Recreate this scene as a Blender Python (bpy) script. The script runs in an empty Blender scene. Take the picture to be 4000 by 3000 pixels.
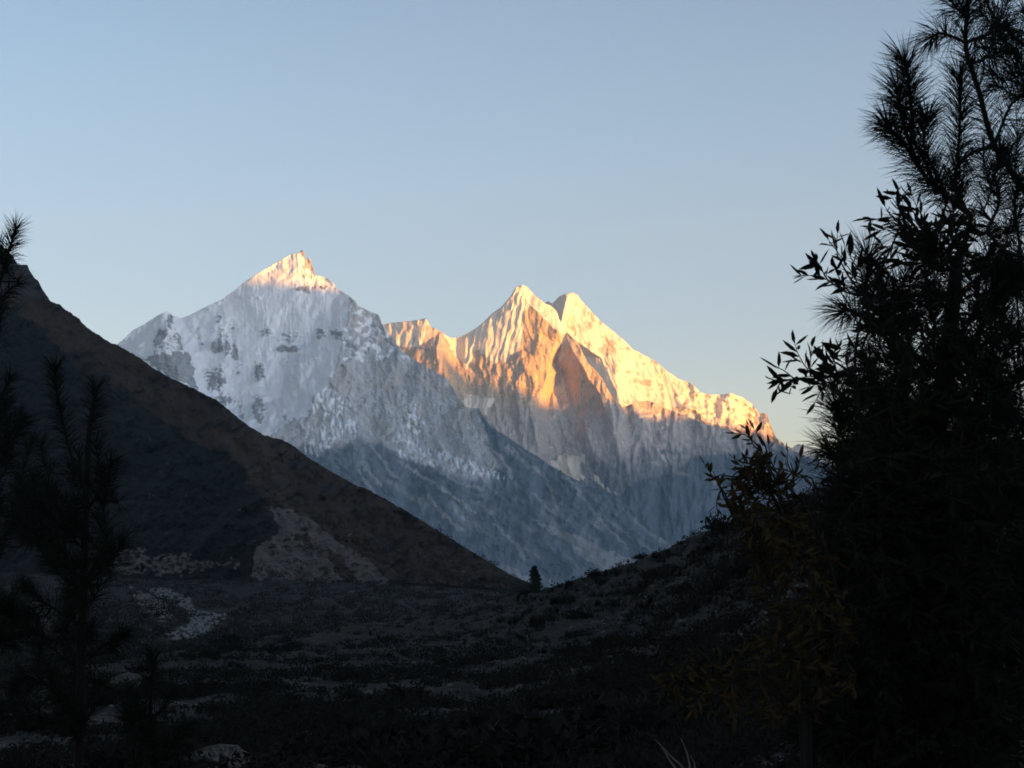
import bpy, math, random
import numpy as np
from mathutils import Vector
from mathutils.geometry import delaunay_2d_cdt

# ------------------------------------------------------------------ camera, sky, sun, exposure
scene = bpy.context.scene
COL = scene.collection
HFOV = math.radians(28.0)
TX = math.tan(HFOV / 2)
K = TX / 2000.0                         # tangent per picture unit (the picture is 4000 x 3000 units)
V0 = 2080.0                             # eye level in the picture
PITCH = math.atan((V0 - 1500) * K)
SUN_EL = math.radians(3.6)
SUN_AZ = math.radians(124.0)            # clockwise from straight ahead (+Y): behind and to the right

cam_d = bpy.data.cameras.new("camera")
cam_d.angle = HFOV
cam_d.sensor_width = 36
cam_d.clip_start, cam_d.clip_end = 0.1, 60000
cam_d.dof.use_dof = True
cam_d.dof.focus_distance = 4000
cam_d.dof.aperture_fstop = (cam_d.lens / 1000) / 0.0030
cam_d.dof.aperture_fstop = cam_d.lens / 3.0
cam = bpy.data.objects.new("camera", cam_d)
COL.objects.link(cam)
cam.rotation_euler = (math.pi / 2 + PITCH, 0, 0)
scene.camera = cam

world = bpy.data.worlds.new("World")
scene.world = world
world.use_nodes = True
wn, wl = world.node_tree.nodes, world.node_tree.links
sky = wn.new("ShaderNodeTexSky")
sky.sky_type = 'NISHITA'
sky.sun_disc = False
sky.sun_elevation = SUN_EL
sky.sun_rotation = SUN_AZ
sky.altitude = 4200
sky.air_density = 1.0
sky.dust_density = 4.0
sky.ozone_density = 1.0
# the evening sky keeps its brightness up to some 20 degrees above the horizon, then darkens towards the zenith
tc = wn.new("ShaderNodeTexCoord")
sep = wn.new("ShaderNodeSeparateXYZ")
wl.new(tc.outputs["Generated"], sep.inputs[0])
gain = wn.new("ShaderNodeFloatCurve")
cv = gain.mapping.curves[0]
for x, y in ((.11, .49), (.18, .53), (.25, .53), (.36, .44), (.55, .24)):
    cv.points.new(x, y)
cv.points[0].location = (0, .42)
cv.points[-1].location = (1, .14)
gain.mapping.update()
wl.new(sep.outputs[2], gain.inputs["Value"])
mul = wn.new("ShaderNodeVectorMath")
mul.operation = 'SCALE'
tint = wn.new("ShaderNodeVectorMath")
tint.operation = 'MULTIPLY'
# a dusky, slightly rosy band low over the horizon opposite the sunset
band = wn.new("ShaderNodeMapRange")
band.interpolation_type = 'SMOOTHSTEP'
band.inputs[1].default_value, band.inputs[2].default_value = .06, .22
wl.new(sep.outputs[2], band.inputs[0])
tmix = wn.new("ShaderNodeMix")
tmix.data_type = 'RGBA'
tmix.inputs[6].default_value = (1.19, .955, .955, 1)
tmix.inputs[7].default_value = (1.06, .975, .95, 1)
wl.new(band.outputs[0], tmix.inputs[0])
wl.new(tmix.outputs[2], tint.inputs[1])
wl.new(sky.outputs[0], tint.inputs[0])
wl.new(tint.outputs[0], mul.inputs[0])
# sky gain added on the unseen sunset half, to brighten the shaded mountains
dot = wn.new("ShaderNodeVectorMath")
dot.operation = 'DOT_PRODUCT'
dot.inputs[1].default_value = (math.sin(SUN_AZ), math.cos(SUN_AZ), 0)
wl.new(tc.outputs["Generated"], dot.inputs[0])
glow_boost = wn.new("ShaderNodeMapRange")
glow_boost.interpolation_type = 'SMOOTHSTEP'
for k_, v_ in ((1, -.25), (2, .85), (3, 1.0), (4, 3.8)):
    glow_boost.inputs[k_].default_value = v_
wl.new(dot.outputs["Value"], glow_boost.inputs[0])
gm = wn.new("ShaderNodeMath")
gm.operation = 'MULTIPLY'
wl.new(gain.outputs[0], gm.inputs[0])
wl.new(glow_boost.outputs[0], gm.inputs[1])
wl.new(gm.outputs[0], mul.inputs["Scale"])
wl.new(mul.outputs[0], wn["Background"].inputs[0])
wn["Background"].inputs[1].default_value = 0.125

S = np.array([math.sin(SUN_AZ) * math.cos(SUN_EL), math.cos(SUN_AZ) * math.cos(SUN_EL), math.sin(SUN_EL)])
sun_d = bpy.data.lights.new("sun", 'SUN')
sun_d.energy = 5.0
sun_d.angle = math.radians(0.5)
sun_d.color = (1.0, 0.385, 0.025)
sun = bpy.data.objects.new("sun", sun_d)
COL.objects.link(sun)
sun.rotation_euler = Vector(S).to_track_quat('Z', 'Y').to_euler()

scene.view_settings.view_transform = 'Standard'
scene.view_settings.look = 'None'
scene.view_settings.gamma = 1
scene.view_settings.exposure = 2.32
scene.render.engine = 'CYCLES'
scene.cycles.max_bounces = 3
scene.cycles.diffuse_bounces = 2
scene.cycles.glossy_bounces = 1
scene.cycles.transmission_bounces = 1
scene.cycles.volume_bounces = 0
scene.cycles.filter_width = 1.7
scene.cycles.use_denoising = True

# ------------------------------------------------------------------ helpers
rng = np.random.default_rng(7)
random.seed(7)


def P(u, v, D):
    """Picture direction (u, v) at ground distance D ahead -> a point in metres; eye at the origin."""
    u, v, D = np.broadcast_arrays(np.asarray(u, float), np.asarray(v, float), np.asarray(D, float))
    rx = (u - 2000) * K
    ru = -(v - 1500) * K
    ry = math.cos(PITCH) - ru * math.sin(PITCH)
    rz = math.sin(PITCH) + ru * math.cos(PITCH)
    return np.stack([rx / ry * D, D, rz / ry * D], -1)


def _h(ix, iy, seed):
    n = (ix.astype(np.int64) * 374761393 + iy.astype(np.int64) * 668265263 + seed * 1442695041) & 0xFFFFFFFF
    n = ((n ^ (n >> 13)) * 1274126177) & 0xFFFFFFFF
    n = ((n ^ (n >> 16)) * 2246822519) & 0xFFFFFFFF
    return ((n ^ (n >> 15)) & 0xFFFF) / 65536.0


def noise(x, y, seed=0):
    x, y = np.broadcast_arrays(np.asarray(x, float), np.asarray(y, float))
    xi, yi = np.floor(x), np.floor(y)
    fx, fy = x - xi, y - yi

    def g(ox, oy):
        a = _h(xi + ox, yi + oy, seed) * 2 * np.pi
        return np.cos(a) * (fx - ox) + np.sin(a) * (fy - oy)
    sx = fx * fx * fx * (fx * (fx * 6 - 15) + 10)
    sy = fy * fy * fy * (fy * (fy * 6 - 15) + 10)
    a = g(0, 0) * (1 - sx) + g(1, 0) * sx
    b = g(0, 1) * (1 - sx) + g(1, 1) * sx
    return (a * (1 - sy) + b * sy) * 1.5            # about -1..1


def fbm(x, y, octs=4, seed=0, gain=0.5):
    t, a = 0, 1
    for o in range(octs):
        t = t + a * noise(x * 2 ** o + 17.3 * o, y * 2 ** o - 9.1 * o, seed + o)
        a *= gain
    return t


def ridged(x, y, octs=4, seed=0, gain=0.5):
    t, a = 0, 1
    for o in range(octs):
        t = t + a * (1 - 2 * np.abs(noise(x * 2 ** o + 7.7 * o, y * 2 ** o + 3.3 * o, seed + o)))
        a *= gain
    return t


def sstep(a, b, x):
    t = np.clip((x - a) / (b - a), 0, 1)
    return t * t * (3 - 2 * t)


def facets(pts, U, V):
    """Piecewise-linear surface through scattered (u, v, value) points."""
    pts = [tuple(map(float, p)) for p in pts]
    far = [(-9000, -6000), (13000, -6000), (-9000, 9000), (13000, 9000), (-9000, 1800), (13000, 1800), (2000, 9000), (2000, -6000)]
    for f in far:
        q = min(pts, key=lambda p: (p[0] - f[0]) ** 2 + (p[1] - f[1]) ** 2)
        pts.append((f[0], f[1], q[2]))
    co = [Vector((p[0], p[1])) for p in pts]
    r = delaunay_2d_cdt(co, [], [], 0, 1e-4)
    vs, fs, ov = r[0], r[2], r[3]
    val = [pts[o[0]][2] for o in ov]
    u, v = U.ravel().astype(float), V.ravel().astype(float)
    out = np.zeros(u.shape)
    for f in fs:
        a, b, c = (np.array(vs[i]) for i in f)
        m = np.where((u >= min(a[0], b[0], c[0]) - .01) & (u <= max(a[0], b[0], c[0]) + .01) &
                     (v >= min(a[1], b[1], c[1]) - .01) & (v <= max(a[1], b[1], c[1]) + .01))[0]
        if not len(m):
            continue
        d = (b[1] - c[1]) * (a[0] - c[0]) + (c[0] - b[0]) * (a[1] - c[1])
        if abs(d) < 1e-9:
            continue
        w0 = ((b[1] - c[1]) * (u[m] - c[0]) + (c[0] - b[0]) * (v[m] - c[1])) / d
        w1 = ((c[1] - a[1]) * (u[m] - c[0]) + (a[0] - c[0]) * (v[m] - c[1])) / d
        w2 = 1 - w0 - w1
        k = (w0 > -1e-6) & (w1 > -1e-6) & (w2 > -1e-6)
        out[m[k]] = w0[k] * val[f[0]] + w1[k] * val[f[1]] + w2[k] * val[f[2]]
    return out.reshape(U.shape)


def inside(poly, U, V):
    poly = np.array(poly, float)
    r = np.zeros(U.shape, bool)
    x0, y0 = poly[-1]
    for x1, y1 in poly:
        if y0 != y1:
            c = ((y1 > V) != (y0 > V)) & (U < (x0 - x1) * (V - y1) / (y0 - y1) + x1)
            r ^= c
        x0, y0 = x1, y1
    return r.astype(float)


def stroke(pts, w, U, V):
    """Soft line through pts, half width w (a number or one per point)."""
    best = np.zeros(U.shape)
    ws = [w] * len(pts) if np.isscalar(w) else w
    for (a, b, wa, wb) in zip(pts[:-1], pts[1:], ws[:-1], ws[1:]):
        ax, ay = a
        dx, dy = b[0] - ax, b[1] - ay
        t = np.clip(((U - ax) * dx + (V - ay) * dy) / (dx * dx + dy * dy), 0, 1)
        d = np.hypot(U - ax - t * dx, V - ay - t * dy)
        best = np.maximum(best, 1 - sstep(0.4, 1.3, d / (wa + (wb - wa) * t)))
    return best


def blur(a, n=1):
    for _ in range(n):
        p = np.pad(a, 1, mode='edge')
        a = (p[:-2, 1:-1] + p[2:, 1:-1] + p[1:-1, :-2] + p[1:-1, 2:] + 2 * p[1:-1, 1:-1]) / 6
    return a


def R1(*pts):      # points read off the enlargement of the left massif
    return [(400 + .6329 * x, 900 + .6329 * y) for x, y in pts]


def R2(*pts):      # points read off the enlargement of the central massif
    return [(1400 + .8137 * x, 1050 + .8137 * y) for x, y in pts]


def R8(*pts):      # points read off the enlargement of the two summits
    return [(1800 + .3316 * x, 1050 + .3316 * y) for x, y in pts]


def R4(*pts):      # points read off the enlargement of the valley
    return [(.9946 * x, 1700 + .9946 * y) for x, y in pts]


def mesh_obj(name, verts, faces, mat, parent=None, attrs=None, smooth=True):
    me = bpy.data.meshes.new(name)
    verts = np.ascontiguousarray(verts, dtype=np.float32)
    faces = np.ascontiguousarray(faces, dtype=np.int32)
    n = faces.shape[1]
    me.vertices.add(len(verts))
    me.vertices.foreach_set("co", verts.ravel())
    me.loops.add(faces.size)
    me.loops.foreach_set("vertex_index", faces.ravel())
    me.polygons.add(len(faces))
    me.polygons.foreach_set("loop_start", np.arange(0, faces.size, n, dtype=np.int32))
    me.polygons.foreach_set("use_smooth", np.full(len(faces), smooth))
    for k, a in (attrs or {}).items():
        at = me.attributes.new(k, 'FLOAT', 'POINT')
        at.data.foreach_set("value", np.ascontiguousarray(a, dtype=np.float32).ravel())
    me.update(calc_edges=True)
    me.validate()
    me.materials.append(mat)
    o = bpy.data.objects.new(name, me)
    COL.objects.link(o)
    o.parent = parent
    return o


def tag(o, label, cat=None, group=None, kind=None):
    o["label"] = label
    if cat:
        o["category"] = cat
    if group:
        o["group"] = group
    if kind:
        o["kind"] = kind
    return o


def axis(lo, hi, step, lo_far, hi_far, far_step):
    return np.concatenate([np.arange(lo_far, lo, far_step), np.arange(lo, hi, step), np.arange(hi, hi_far + 1, far_step)])


def top_line(pts, us, rough=3.0, seed=1):
    p = sorted(pts)
    t = np.interp(us, [a for a, b in p], [b for a, b in p])
    return t + rough * fbm(us / 22.0, us * 0 + seed, 4, seed, .6)


def relief(name, us, vt, vb, step, depth, mat, masks=None, back=True, back_slope=.9, taper=None):
    """Terrain sheet: each column runs from its crest down to its foot, and over the crest down the far side."""
    rows = int(np.max(np.minimum(vb - vt, 1800)) / step) + 2
    t = np.linspace(0, 1, rows)[:, None]
    V = vt[None, :] + (vb - vt)[None, :] * t
    U = np.repeat(us[None, :], rows, 0)
    D = depth(U, V)
    X = P(U, V, D)
    at = masks(U, V) if masks else {}
    g = X
    nb = 0
    if back:
        ext = []
        for d in (2200, 1300, 700, 350, 160, 60, 20):
            d2 = d * back if not isinstance(back, bool) else d
            c = X[0].copy()
            hdir = c[:, :2] / np.linalg.norm(c[:, :2], axis=1)[:, None]
            nz = .25 * d2 * fbm(us / 130.0, us * 0 + d2 / 300.0, 3, 5)
            c[:, :2] += hdir * d2
            c[:, 2] -= d2 * back_slope + nz
            ext.append(c)
        g = np.concatenate([np.stack(ext), X], 0)
        nb = len(ext)
        at = {k: np.concatenate([np.repeat(a[:1], nb, 0), a], 0) for k, a in at.items()}
    r, c = g.shape[:2]
    i = np.arange((r - 1) * c).reshape(r - 1, c)[:, :-1].ravel()
    faces = np.stack([i, i + c, i + c + 1, i + 1], 1)
    o = mesh_obj(name, g.reshape(-1, 3), faces, mat, attrs=at)
    return o, dict(U=U, V=V, D=D, X=X, at=at, nb=nb)


# ------------------------------------------------------------------ materials
class Mat:
    def __init__(self, name, rough=.95, spec=.1):
        self.m = bpy.data.materials.new(name)
        self.m.use_nodes = True
        self.n, self.l = self.m.node_tree.nodes, self.m.node_tree.links
        self.b = self.n["Principled BSDF"]
        self.b.inputs["Roughness"].default_value = rough
        self.b.inputs["Specular IOR Level"].default_value = spec
        self.co = self.n.new("ShaderNodeTexCoord").outputs["Object"]

    def attr(self, name):
        a = self.n.new("ShaderNodeAttribute")
        a.attribute_name = name
        return a.outputs["Fac"]

    def noise(self, scale, detail=5, stretch=(1, 1, 1), rough=.6):
        mp = self.n.new("ShaderNodeMapping")
        mp.inputs["Scale"].default_value = stretch
        self.l.new(self.co, mp.inputs[0])
        t = self.n.new("ShaderNodeTexNoise")
        t.inputs["Scale"].default_value = scale
        t.inputs["Detail"].default_value = detail
        t.inputs["Roughness"].default_value = rough
        self.l.new(mp.outputs[0], t.inputs["Vector"])
        return t.outputs["Fac"]

    def ramp(self, fac, lo, hi):
        r = self.n.new("ShaderNodeMapRange")
        r.interpolation_type = 'SMOOTHSTEP'
        r.inputs[1].default_value, r.inputs[2].default_value = lo, hi
        self.l.new(fac, r.inputs[0])
        return r.outputs[0]

    def math(self, op, a, b):
        m = self.n.new("ShaderNodeMath")
        m.operation = op
        for i, x in enumerate((a, b)):
            if isinstance(x, (int, float)):
                m.inputs[i].default_value = x
            else:
                self.l.new(x, m.inputs[i])
        return m.outputs[0]

    def mix(self, fac, a, b):
        m = self.n.new("ShaderNodeMix")
        m.data_type = 'RGBA'
        for i, x in ((0, fac), (6, a), (7, b)):
            if isinstance(x, (int, float)):
                m.inputs[i].default_value = x
            elif isinstance(x, tuple):
                m.inputs[i].default_value = (*x, 1)
            else:
                self.l.new(x, m.inputs[i])
        return m.outputs[2]

    def done(self, col):
        if isinstance(col, tuple):
            self.b.inputs["Base Color"].default_value = (*col, 1)
        else:
            self.l.new(col, self.b.inputs["Base Color"])
        return self.m

    def mask(self, name, scale, amt=.5, stretch=(1, 1, 1), lo=.35, hi=.65):
        """A per-vertex mask with its edge broken up by noise."""
        n = self.noise(scale, 5, stretch)
        s = self.math('ADD', self.attr(name), self.math('MULTIPLY', self.math('SUBTRACT', n, .5), amt))
        return self.ramp(s, lo, hi)


def mountain_mat(name, rock_a, rock_b, snow, veg, scree, ochre_and_glow):
    M = Mat(name)
    streak = M.noise(.03, 6, (1, 1, .22))
    fine = M.noise(.09, 5, (1, 1, .5))
    rock = M.mix(M.ramp(streak, .35, .65), rock_a, rock_b)
    rock = M.mix(M.attr("ochre_and_glow"), rock, ochre_and_glow)
    rock = M.mix(M.attr("dark"), rock, (.19, .19, .20))
    dark = tuple(c * .55 for c in rock_a)
    rock = M.mix(M.math('MULTIPLY', M.ramp(fine, .45, .62), .45), rock, dark)
    vg = M.mix(M.ramp(M.noise(.012, 6), .35, .65), veg, tuple(c * 1.35 for c in veg))
    c = M.mix(M.mask("veg", .02, .35, (1, 1, 1), .12, .80), rock, vg)
    c = M.mix(M.mask("scree", .03, .35, (1, 1, .6), .25, .75), c, scree)
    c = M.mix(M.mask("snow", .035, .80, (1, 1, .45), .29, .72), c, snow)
    return M.done(c)


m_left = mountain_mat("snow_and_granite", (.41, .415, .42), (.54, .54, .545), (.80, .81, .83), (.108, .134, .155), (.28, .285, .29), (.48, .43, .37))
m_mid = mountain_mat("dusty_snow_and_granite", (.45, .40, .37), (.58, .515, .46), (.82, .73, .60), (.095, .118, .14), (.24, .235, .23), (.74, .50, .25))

M = Mat("dry_grass_slope")
g1 = M.mix(M.ramp(M.noise(.02, 6), .35, .65), (.032, .0205, .012), (.052, .034, .021))
g1 = M.mix(M.ramp(M.noise(.15, 5), .5, .68), g1, (.015, .012, .010))
g1 = M.mix(M.attr("rock"), g1, (.05, .048, .048))
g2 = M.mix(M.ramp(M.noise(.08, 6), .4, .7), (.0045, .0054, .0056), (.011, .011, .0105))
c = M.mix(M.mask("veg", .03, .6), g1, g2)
sc = M.mix(M.ramp(M.noise(.12, 5), .35, .7), (.125, .108, .095), (.075, .064, .056))
m_hill = M.done(M.mix(M.mask("scree", .06, .7), c, sc))

M = Mat("valley_scrub")
c = M.mix(M.ramp(M.noise(.05, 6), .4, .65), (.009, .0095, .009), (.024, .021, .018))
c = M.mix(M.mask("scree", .12, .9), c, M.mix(M.ramp(M.noise(.5, 4), .35, .65), (.17, .16, .15), (.06, .055, .05)))
m_valley = M.done(c)

M = Mat("river_gravel")
c = M.mix(M.ramp(M.noise(.28, 7, rough=.75), .38, .62), (.03, .031, .03), (.25, .25, .24))
m_river = M.done(c)

M = Mat("stony_ground")
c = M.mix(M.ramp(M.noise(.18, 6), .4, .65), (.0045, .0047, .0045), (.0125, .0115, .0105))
st = M.math('MULTIPLY', M.ramp(M.noise(1.1, 5), .54, .64), M.ramp(M.noise(.07, 5), .47, .60))
st = M.math('MULTIPLY', st, M.ramp(M.noise(5.5, 4), .42, .58))
c = M.mix(st, c, (.20, .19, .18))
m_ground = M.done(c)

M = Mat("stone")
m_stone = M.done(M.mix(M.noise(1.5, 4), (.035, .033, .031), (.14, .135, .13)))
M = Mat("pale_boulder")
m_boulder = M.done(M.mix(M.ramp(M.noise(5, 7, rough=.75), .36, .64), (.018, .017, .016), (.12, .112, .10)))
M = Mat("scrub_leaves")
m_scrub = M.done(M.mix(M.noise(.35, 3), (.006, .0075, .006), (.018, .017, .013)))
M = Mat("valley_scrub_leaves")
m_scrub_far = M.done(M.mix(M.noise(.06, 4), (.008, .009, .0085), (.030, .026, .020)))
M = Mat("conifer_foliage")
m_conifer = M.done(M.mix(M.noise(2, 3), (.012, .017, .012), (.03, .036, .022)))
M = Mat("pine_needles", .85, .08)
m_needle = M.done(M.mix(M.noise(3, 3), (.006, .010, .008), (.014, .019, .012)))
M = Mat("bark", .9, .1)
m_bark = M.done(M.mix(M.noise(25, 4, (1, 1, .3)), (.008, .007, .006), (.022, .018, .015)))
M = Mat("willow_leaves", .85, .08)
m_leaf = M.done(M.mix(M.noise(4, 3), (.0055, .0075, .004), (.012, .014, .007)))
M = Mat("autumn_leaves", .85, .08)
m_yleaf = M.done(M.mix(M.noise(4, 3), (.022, .0165, .006), (.052, .035, .011)))
M = Mat("dry_twig", .8, .2)
m_twig = M.done(M.mix(M.noise(30, 3), (.16, .14, .12), (.30, .27, .23)))
M = Mat("plain_rock")
m_far = M.done(M.mix(M.noise(.003, 6), (.06, .06, .055), (.16, .15, .14)))
M = Mat("valley_earth")
m_earth = M.done(M.mix(M.noise(.004, 6), (.03, .03, .026), (.07, .065, .055)))

# ------------------------------------------------------------------ the left massif
STEP = 3.0
L_top = [(-1500, 1750), (-400, 1600), (200, 1480)] + R1((95, 700), (130, 670), (190, 615), (270, 570), (330, 530), (395, 500), (412, 503), (430, 525), (485, 543), (545, 520), (640, 470), (740, 425), (820, 365), (880, 315), (930, 285), (1000, 240), (1080, 195), (1150, 155), (1190, 138), (1215, 140), (1230, 122), (1248, 135), (1252, 180), (1275, 170), (1290, 190), (1292, 220), (1303, 235), (1312, 275), (1345, 283), (1385, 290), (1405, 312), (1430, 328), (1440, 352), (1490, 385), (1530, 410), (1555, 430), (1580, 465), (1640, 495), (1705, 520), (1725, 575), (1740, 600), (1790, 660), (1850, 745), (1950, 810), (2050, 870), (2130, 920)) + R2((470, 600), (500, 665), (580, 670), (600, 710), (640, 760), (720, 810), (790, 860), (860, 900), (920, 945), (1000, 990), (1080, 1030), (1150, 1060), (1230, 1080)) + [(2470, 1996), (2560, 2082), (2650, 2156), (2900, 2290), (4200, 2480), (5500, 2490)]
L_off = [(460, 1343, 150), (650, 1216, 0), (707, 1244, 120), (868, 1169, 100), (989, 1080, 22), (1153, 987, 0), (1179, 977, 5), (1230, 1074, 25), (1312, 1123, 40), (1384, 1172, -20),
         (1492, 1264, 40), (1571, 1372, 40), (1644, 1408, 60), (1742, 1473, 60), (1800, 1558, 60), (1872, 1595, 0), (1986, 1709, 0), (2149, 1819, 0), (2401, 1929, 0), (3000, 2250, 0), (-1000, 1700, 300),
         (1368, 1172, -40), (1350, 1280, -90), (1331, 1375, -120), (1274, 1527, -160), (1217, 1558, -180), (1204, 1622, -180), (1115, 1660, -200), (1065, 1694, -220),
         (1450, 1400, 20), (1550, 1500, 40), (1600, 1650, 0), (1400, 1600, -40), (1700, 1650, 30),
         (800, 1400, 60), (1000, 1300, 60), (1100, 1400, 60), (900, 1600, 40), (1100, 1550, 20), (700, 1600, -60), (1200, 1300, 40), (1290, 1250, 0),
         (640, 1380, -120), (700, 1450, -100), (560, 1400, -40),
         (1160, 1005, -10), (1172, 1040, -18), (1200, 1066, -16), (1120, 1095, -8), (1060, 1062, 2),
         (1200, 1900, -100), (1600, 1900, -40), (1500, 2100, 0), (2000, 2000, 0), (1800, 2200, 0), (1450, 1790, -130), (1750, 1870, -90)]


def L_base(U, V):
    return 9800 - .85 * (np.minimum(V, 1700) - 980) - 1.8 * np.maximum(0, V - 1700) + facets(L_off, U, V)


def L_masks(U, V):
    wu, wv = 9 * fbm(U / 26, V / 26, 3, 11), 9 * fbm(U / 26, V / 26, 3, 12)
    u, v = U + wu, V + wv
    spur = R1((1520, 415), (1535, 470), (1500, 600), (1470, 750), (1440, 850), (1380, 990), (1345, 985), (1290, 1040), (1270, 1140), (1130, 1200), (1050, 1255), (900, 1400))
    flank = inside(spur + [(1000, 2600), (5600, 2800), (5600, 1000), (1450, 1000)], u, v)
    snow = 1.15 - flank
    # rock showing through the snow face, in ledges and streaks
    led = ridged(U / 46 + .3 * fbm(U / 40, V / 40, 2, 3), V / 13, 3, 31, .65) * .5 + fbm(U / 20, V / 9, 3, 33, .65) * .6
    col = .6 * fbm(U / 14, V / 60, 3, 35) + .7 * fbm(U / 11, V / 6, 2, 36)
    pat = np.zeros(U.shape)
    for (x0, y0, x1, y1, s) in [(675, 680, 745, 760, 1.1), (755, 680, 790, 800, 1.0), (800, 690, 840, 810, 1.1), (630, 820, 770, 1010, .75), (930, 810, 1005, 935, .95), (915, 1010, 1010, 1190, .8), (1040, 712, 1245, 750, 1.0), (970, 595, 1050, 660, .65), (1060, 625, 1240, 690, .6), (1290, 600, 1380, 680, .7), (705, 510, 745, 570, .7), (1190, 345, 1300, 385, .95), (1290, 335, 1400, 360, .95), (885, 395, 1000, 430, .55), (660, 560, 850, 700, .5), (650, 1000, 830, 1090, .7), (1100, 1130, 1200, 1180, .6), (1400, 600, 1500, 680, .7), (570, 560, 630, 760, .5), (1030, 790, 1280, 850, .38), (840, 1030, 880, 1190, .6), (770, 800, 880, 900, .5)]:
        (a, b), (c, d) = R1((x0, y0), (x1, y1))
        cx, cy, hx, hy = (a + c) / 2, (b + d) / 2, (c - a) / 2, (d - b) / 2
        q = np.hypot((u - cx) / hx, (v - cy) / hy)
        pat = np.maximum(pat, s * (1 - sstep(.45, 1.6, q)))
    snow -= 1.3 * pat * sstep(-.05, .7, led * .75 + col * .6 + .9 * (pat - .45))
    snow -= .3 * sstep(.75, 1.15, led + .4 * col) * sstep(1200, 1320, V)
    for poly, s in [(R1((405, 505), (440, 570), (440, 590), (395, 575)), 1.2), (R1((360, 600), (390, 600), (378, 690), (312, 700), (335, 640)), 1.2), (R1((440, 590), (500, 690), (510, 745), (480, 700), (440, 600)), .9), (R1((245, 795), (335, 752), (370, 772), (510, 738), (555, 800), (590, 985), (560, 970), (400, 900)), .95)]:
        snow -= s * inside(poly, u + .6 * wu, v + .6 * wv) * (.65 + .5 * sstep(-.4, .4, led + .5 * col))
    snow -= .6 * inside(R1((400, 560), (500, 700), (510, 740), (330, 770), (320, 700)), u, v) * sstep(-.1, .4, led)
    snow -= inside(R1((1212, 128), (1235, 110), (1340, 270), (1310, 285), (1270, 240), (1240, 235), (1250, 180)), U, V) * .95
    # snow dust on the dark upper part of the rock flank and along its foot
    dust = fbm(U / 34, V / 22, 4, 41)
    up = inside(R1((1500, 420), (1740, 480), (1900, 800), (1480, 820)), u, v)
    snow += flank * up * sstep(-.3, .8, dust + .3 * led) * .6
    foot = np.maximum(stroke(R1((1300, 1020), (1420, 1080), (1500, 1180), (1300, 1300)), 70, u, v), stroke(R1((1900, 1150), (1870, 1350), (2050, 1400)), 50, u, v))
    foot = np.maximum(foot, stroke(R2((240, 650), (290, 740), (230, 840), (350, 880), (560, 960), (690, 1000)), [26, 30, 30, 30, 30, 18], u, v))
    foot = np.maximum(foot, .8 * stroke(R2((560, 700), (620, 790), (540, 760)), 16, u, v))
    gl = fbm(U / 11, V / 42, 3, 43)
    snow += flank * foot * sstep(-.7, .7, gl + .5 * dust) * .62
    vegline = [(-2000, 1800), (1050, 1735), (1183, 1738), (1300, 1750), (1400, 1712), (1498, 1728), (1563, 1782), (1668, 1815), (1790, 1866), (1900, 1885), (1950, 1840), (1900, 1700), (1870, 1610), (1900, 1600), (2100, 1770), (5600, 2200)]
    veg = inside(vegline + [(5600, 4000), (-2000, 4000)], u, v)
    line2 = [(-2000, 1850), (1250, 1800)] + R2((0, 1010), (150, 1095), (300, 1165), (500, 1290), (700, 1400), (900, 1540)) + [(2400, 2600)]
    near = blur(inside(line2 + [(2400, 4000), (-2000, 4000)], u, v), 4)
    dg = fbm((U * .8 - V) / 34, (U + V * .8) / 300, 4, 57)
    veg = veg * (.80 + .20 * near - .42 * (1 - near) * sstep(.1, .7, dg))
    scree = np.zeros(U.shape)
    lines = [(((20, 930), (60, 990), (110, 1040)), 10), (((330, 1090), (400, 1170), (490, 1250)), 9), (((200, 930), (330, 1010), (450, 1090), (560, 1170)), 8), (((650, 1220), (760, 1330), (800, 1400)), 7), (((980, 990), (1050, 1060), (1130, 1170), (1220, 1270), (1300, 1345)), 7), (((720, 850), (800, 930), (900, 1000), (940, 1110), (950, 1160)), 9), (((840, 1080), (900, 1140), (960, 1190)), 6), (((700, 1430), (780, 1475), (850, 1510)), 14), (((60, 850), (150, 960), (180, 1010)), 8), (((0, 960), (60, 1060), (90, 1090)), 8), (((600, 820), (680, 900), (740, 1000)), 7), (((380, 960), (470, 1020), (600, 1060)), 10)]
    for pts, w in lines:
        scree = np.maximum(scree, .85 * stroke(R2(*pts), w, u, v))
    scree = np.maximum(scree, .95 * inside(R2((780, 1170), (870, 1215), (1000, 1260), (1180, 1345), (1330, 1400), (1340, 1450), (1180, 1460), (1090, 1400), (1000, 1310), (900, 1250)), u, v))
    diag = fbm((U * .8 - V * 1.0) / 36, (U * 1.0 + V * .8) / 420, 4, 51)
    scree = np.maximum(scree, .62 * sstep(.5, .9, diag) * veg)
    och_and_glow = sstep(-.2, .6, fbm(U / 90, V / 130, 3, 53)) * flank * .6
    return dict(snow=blur(snow), veg=blur(veg, 90), scree=blur(scree, 2), ochre_and_glow=och_and_glow, dark=(1 - flank) * .42)


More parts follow.
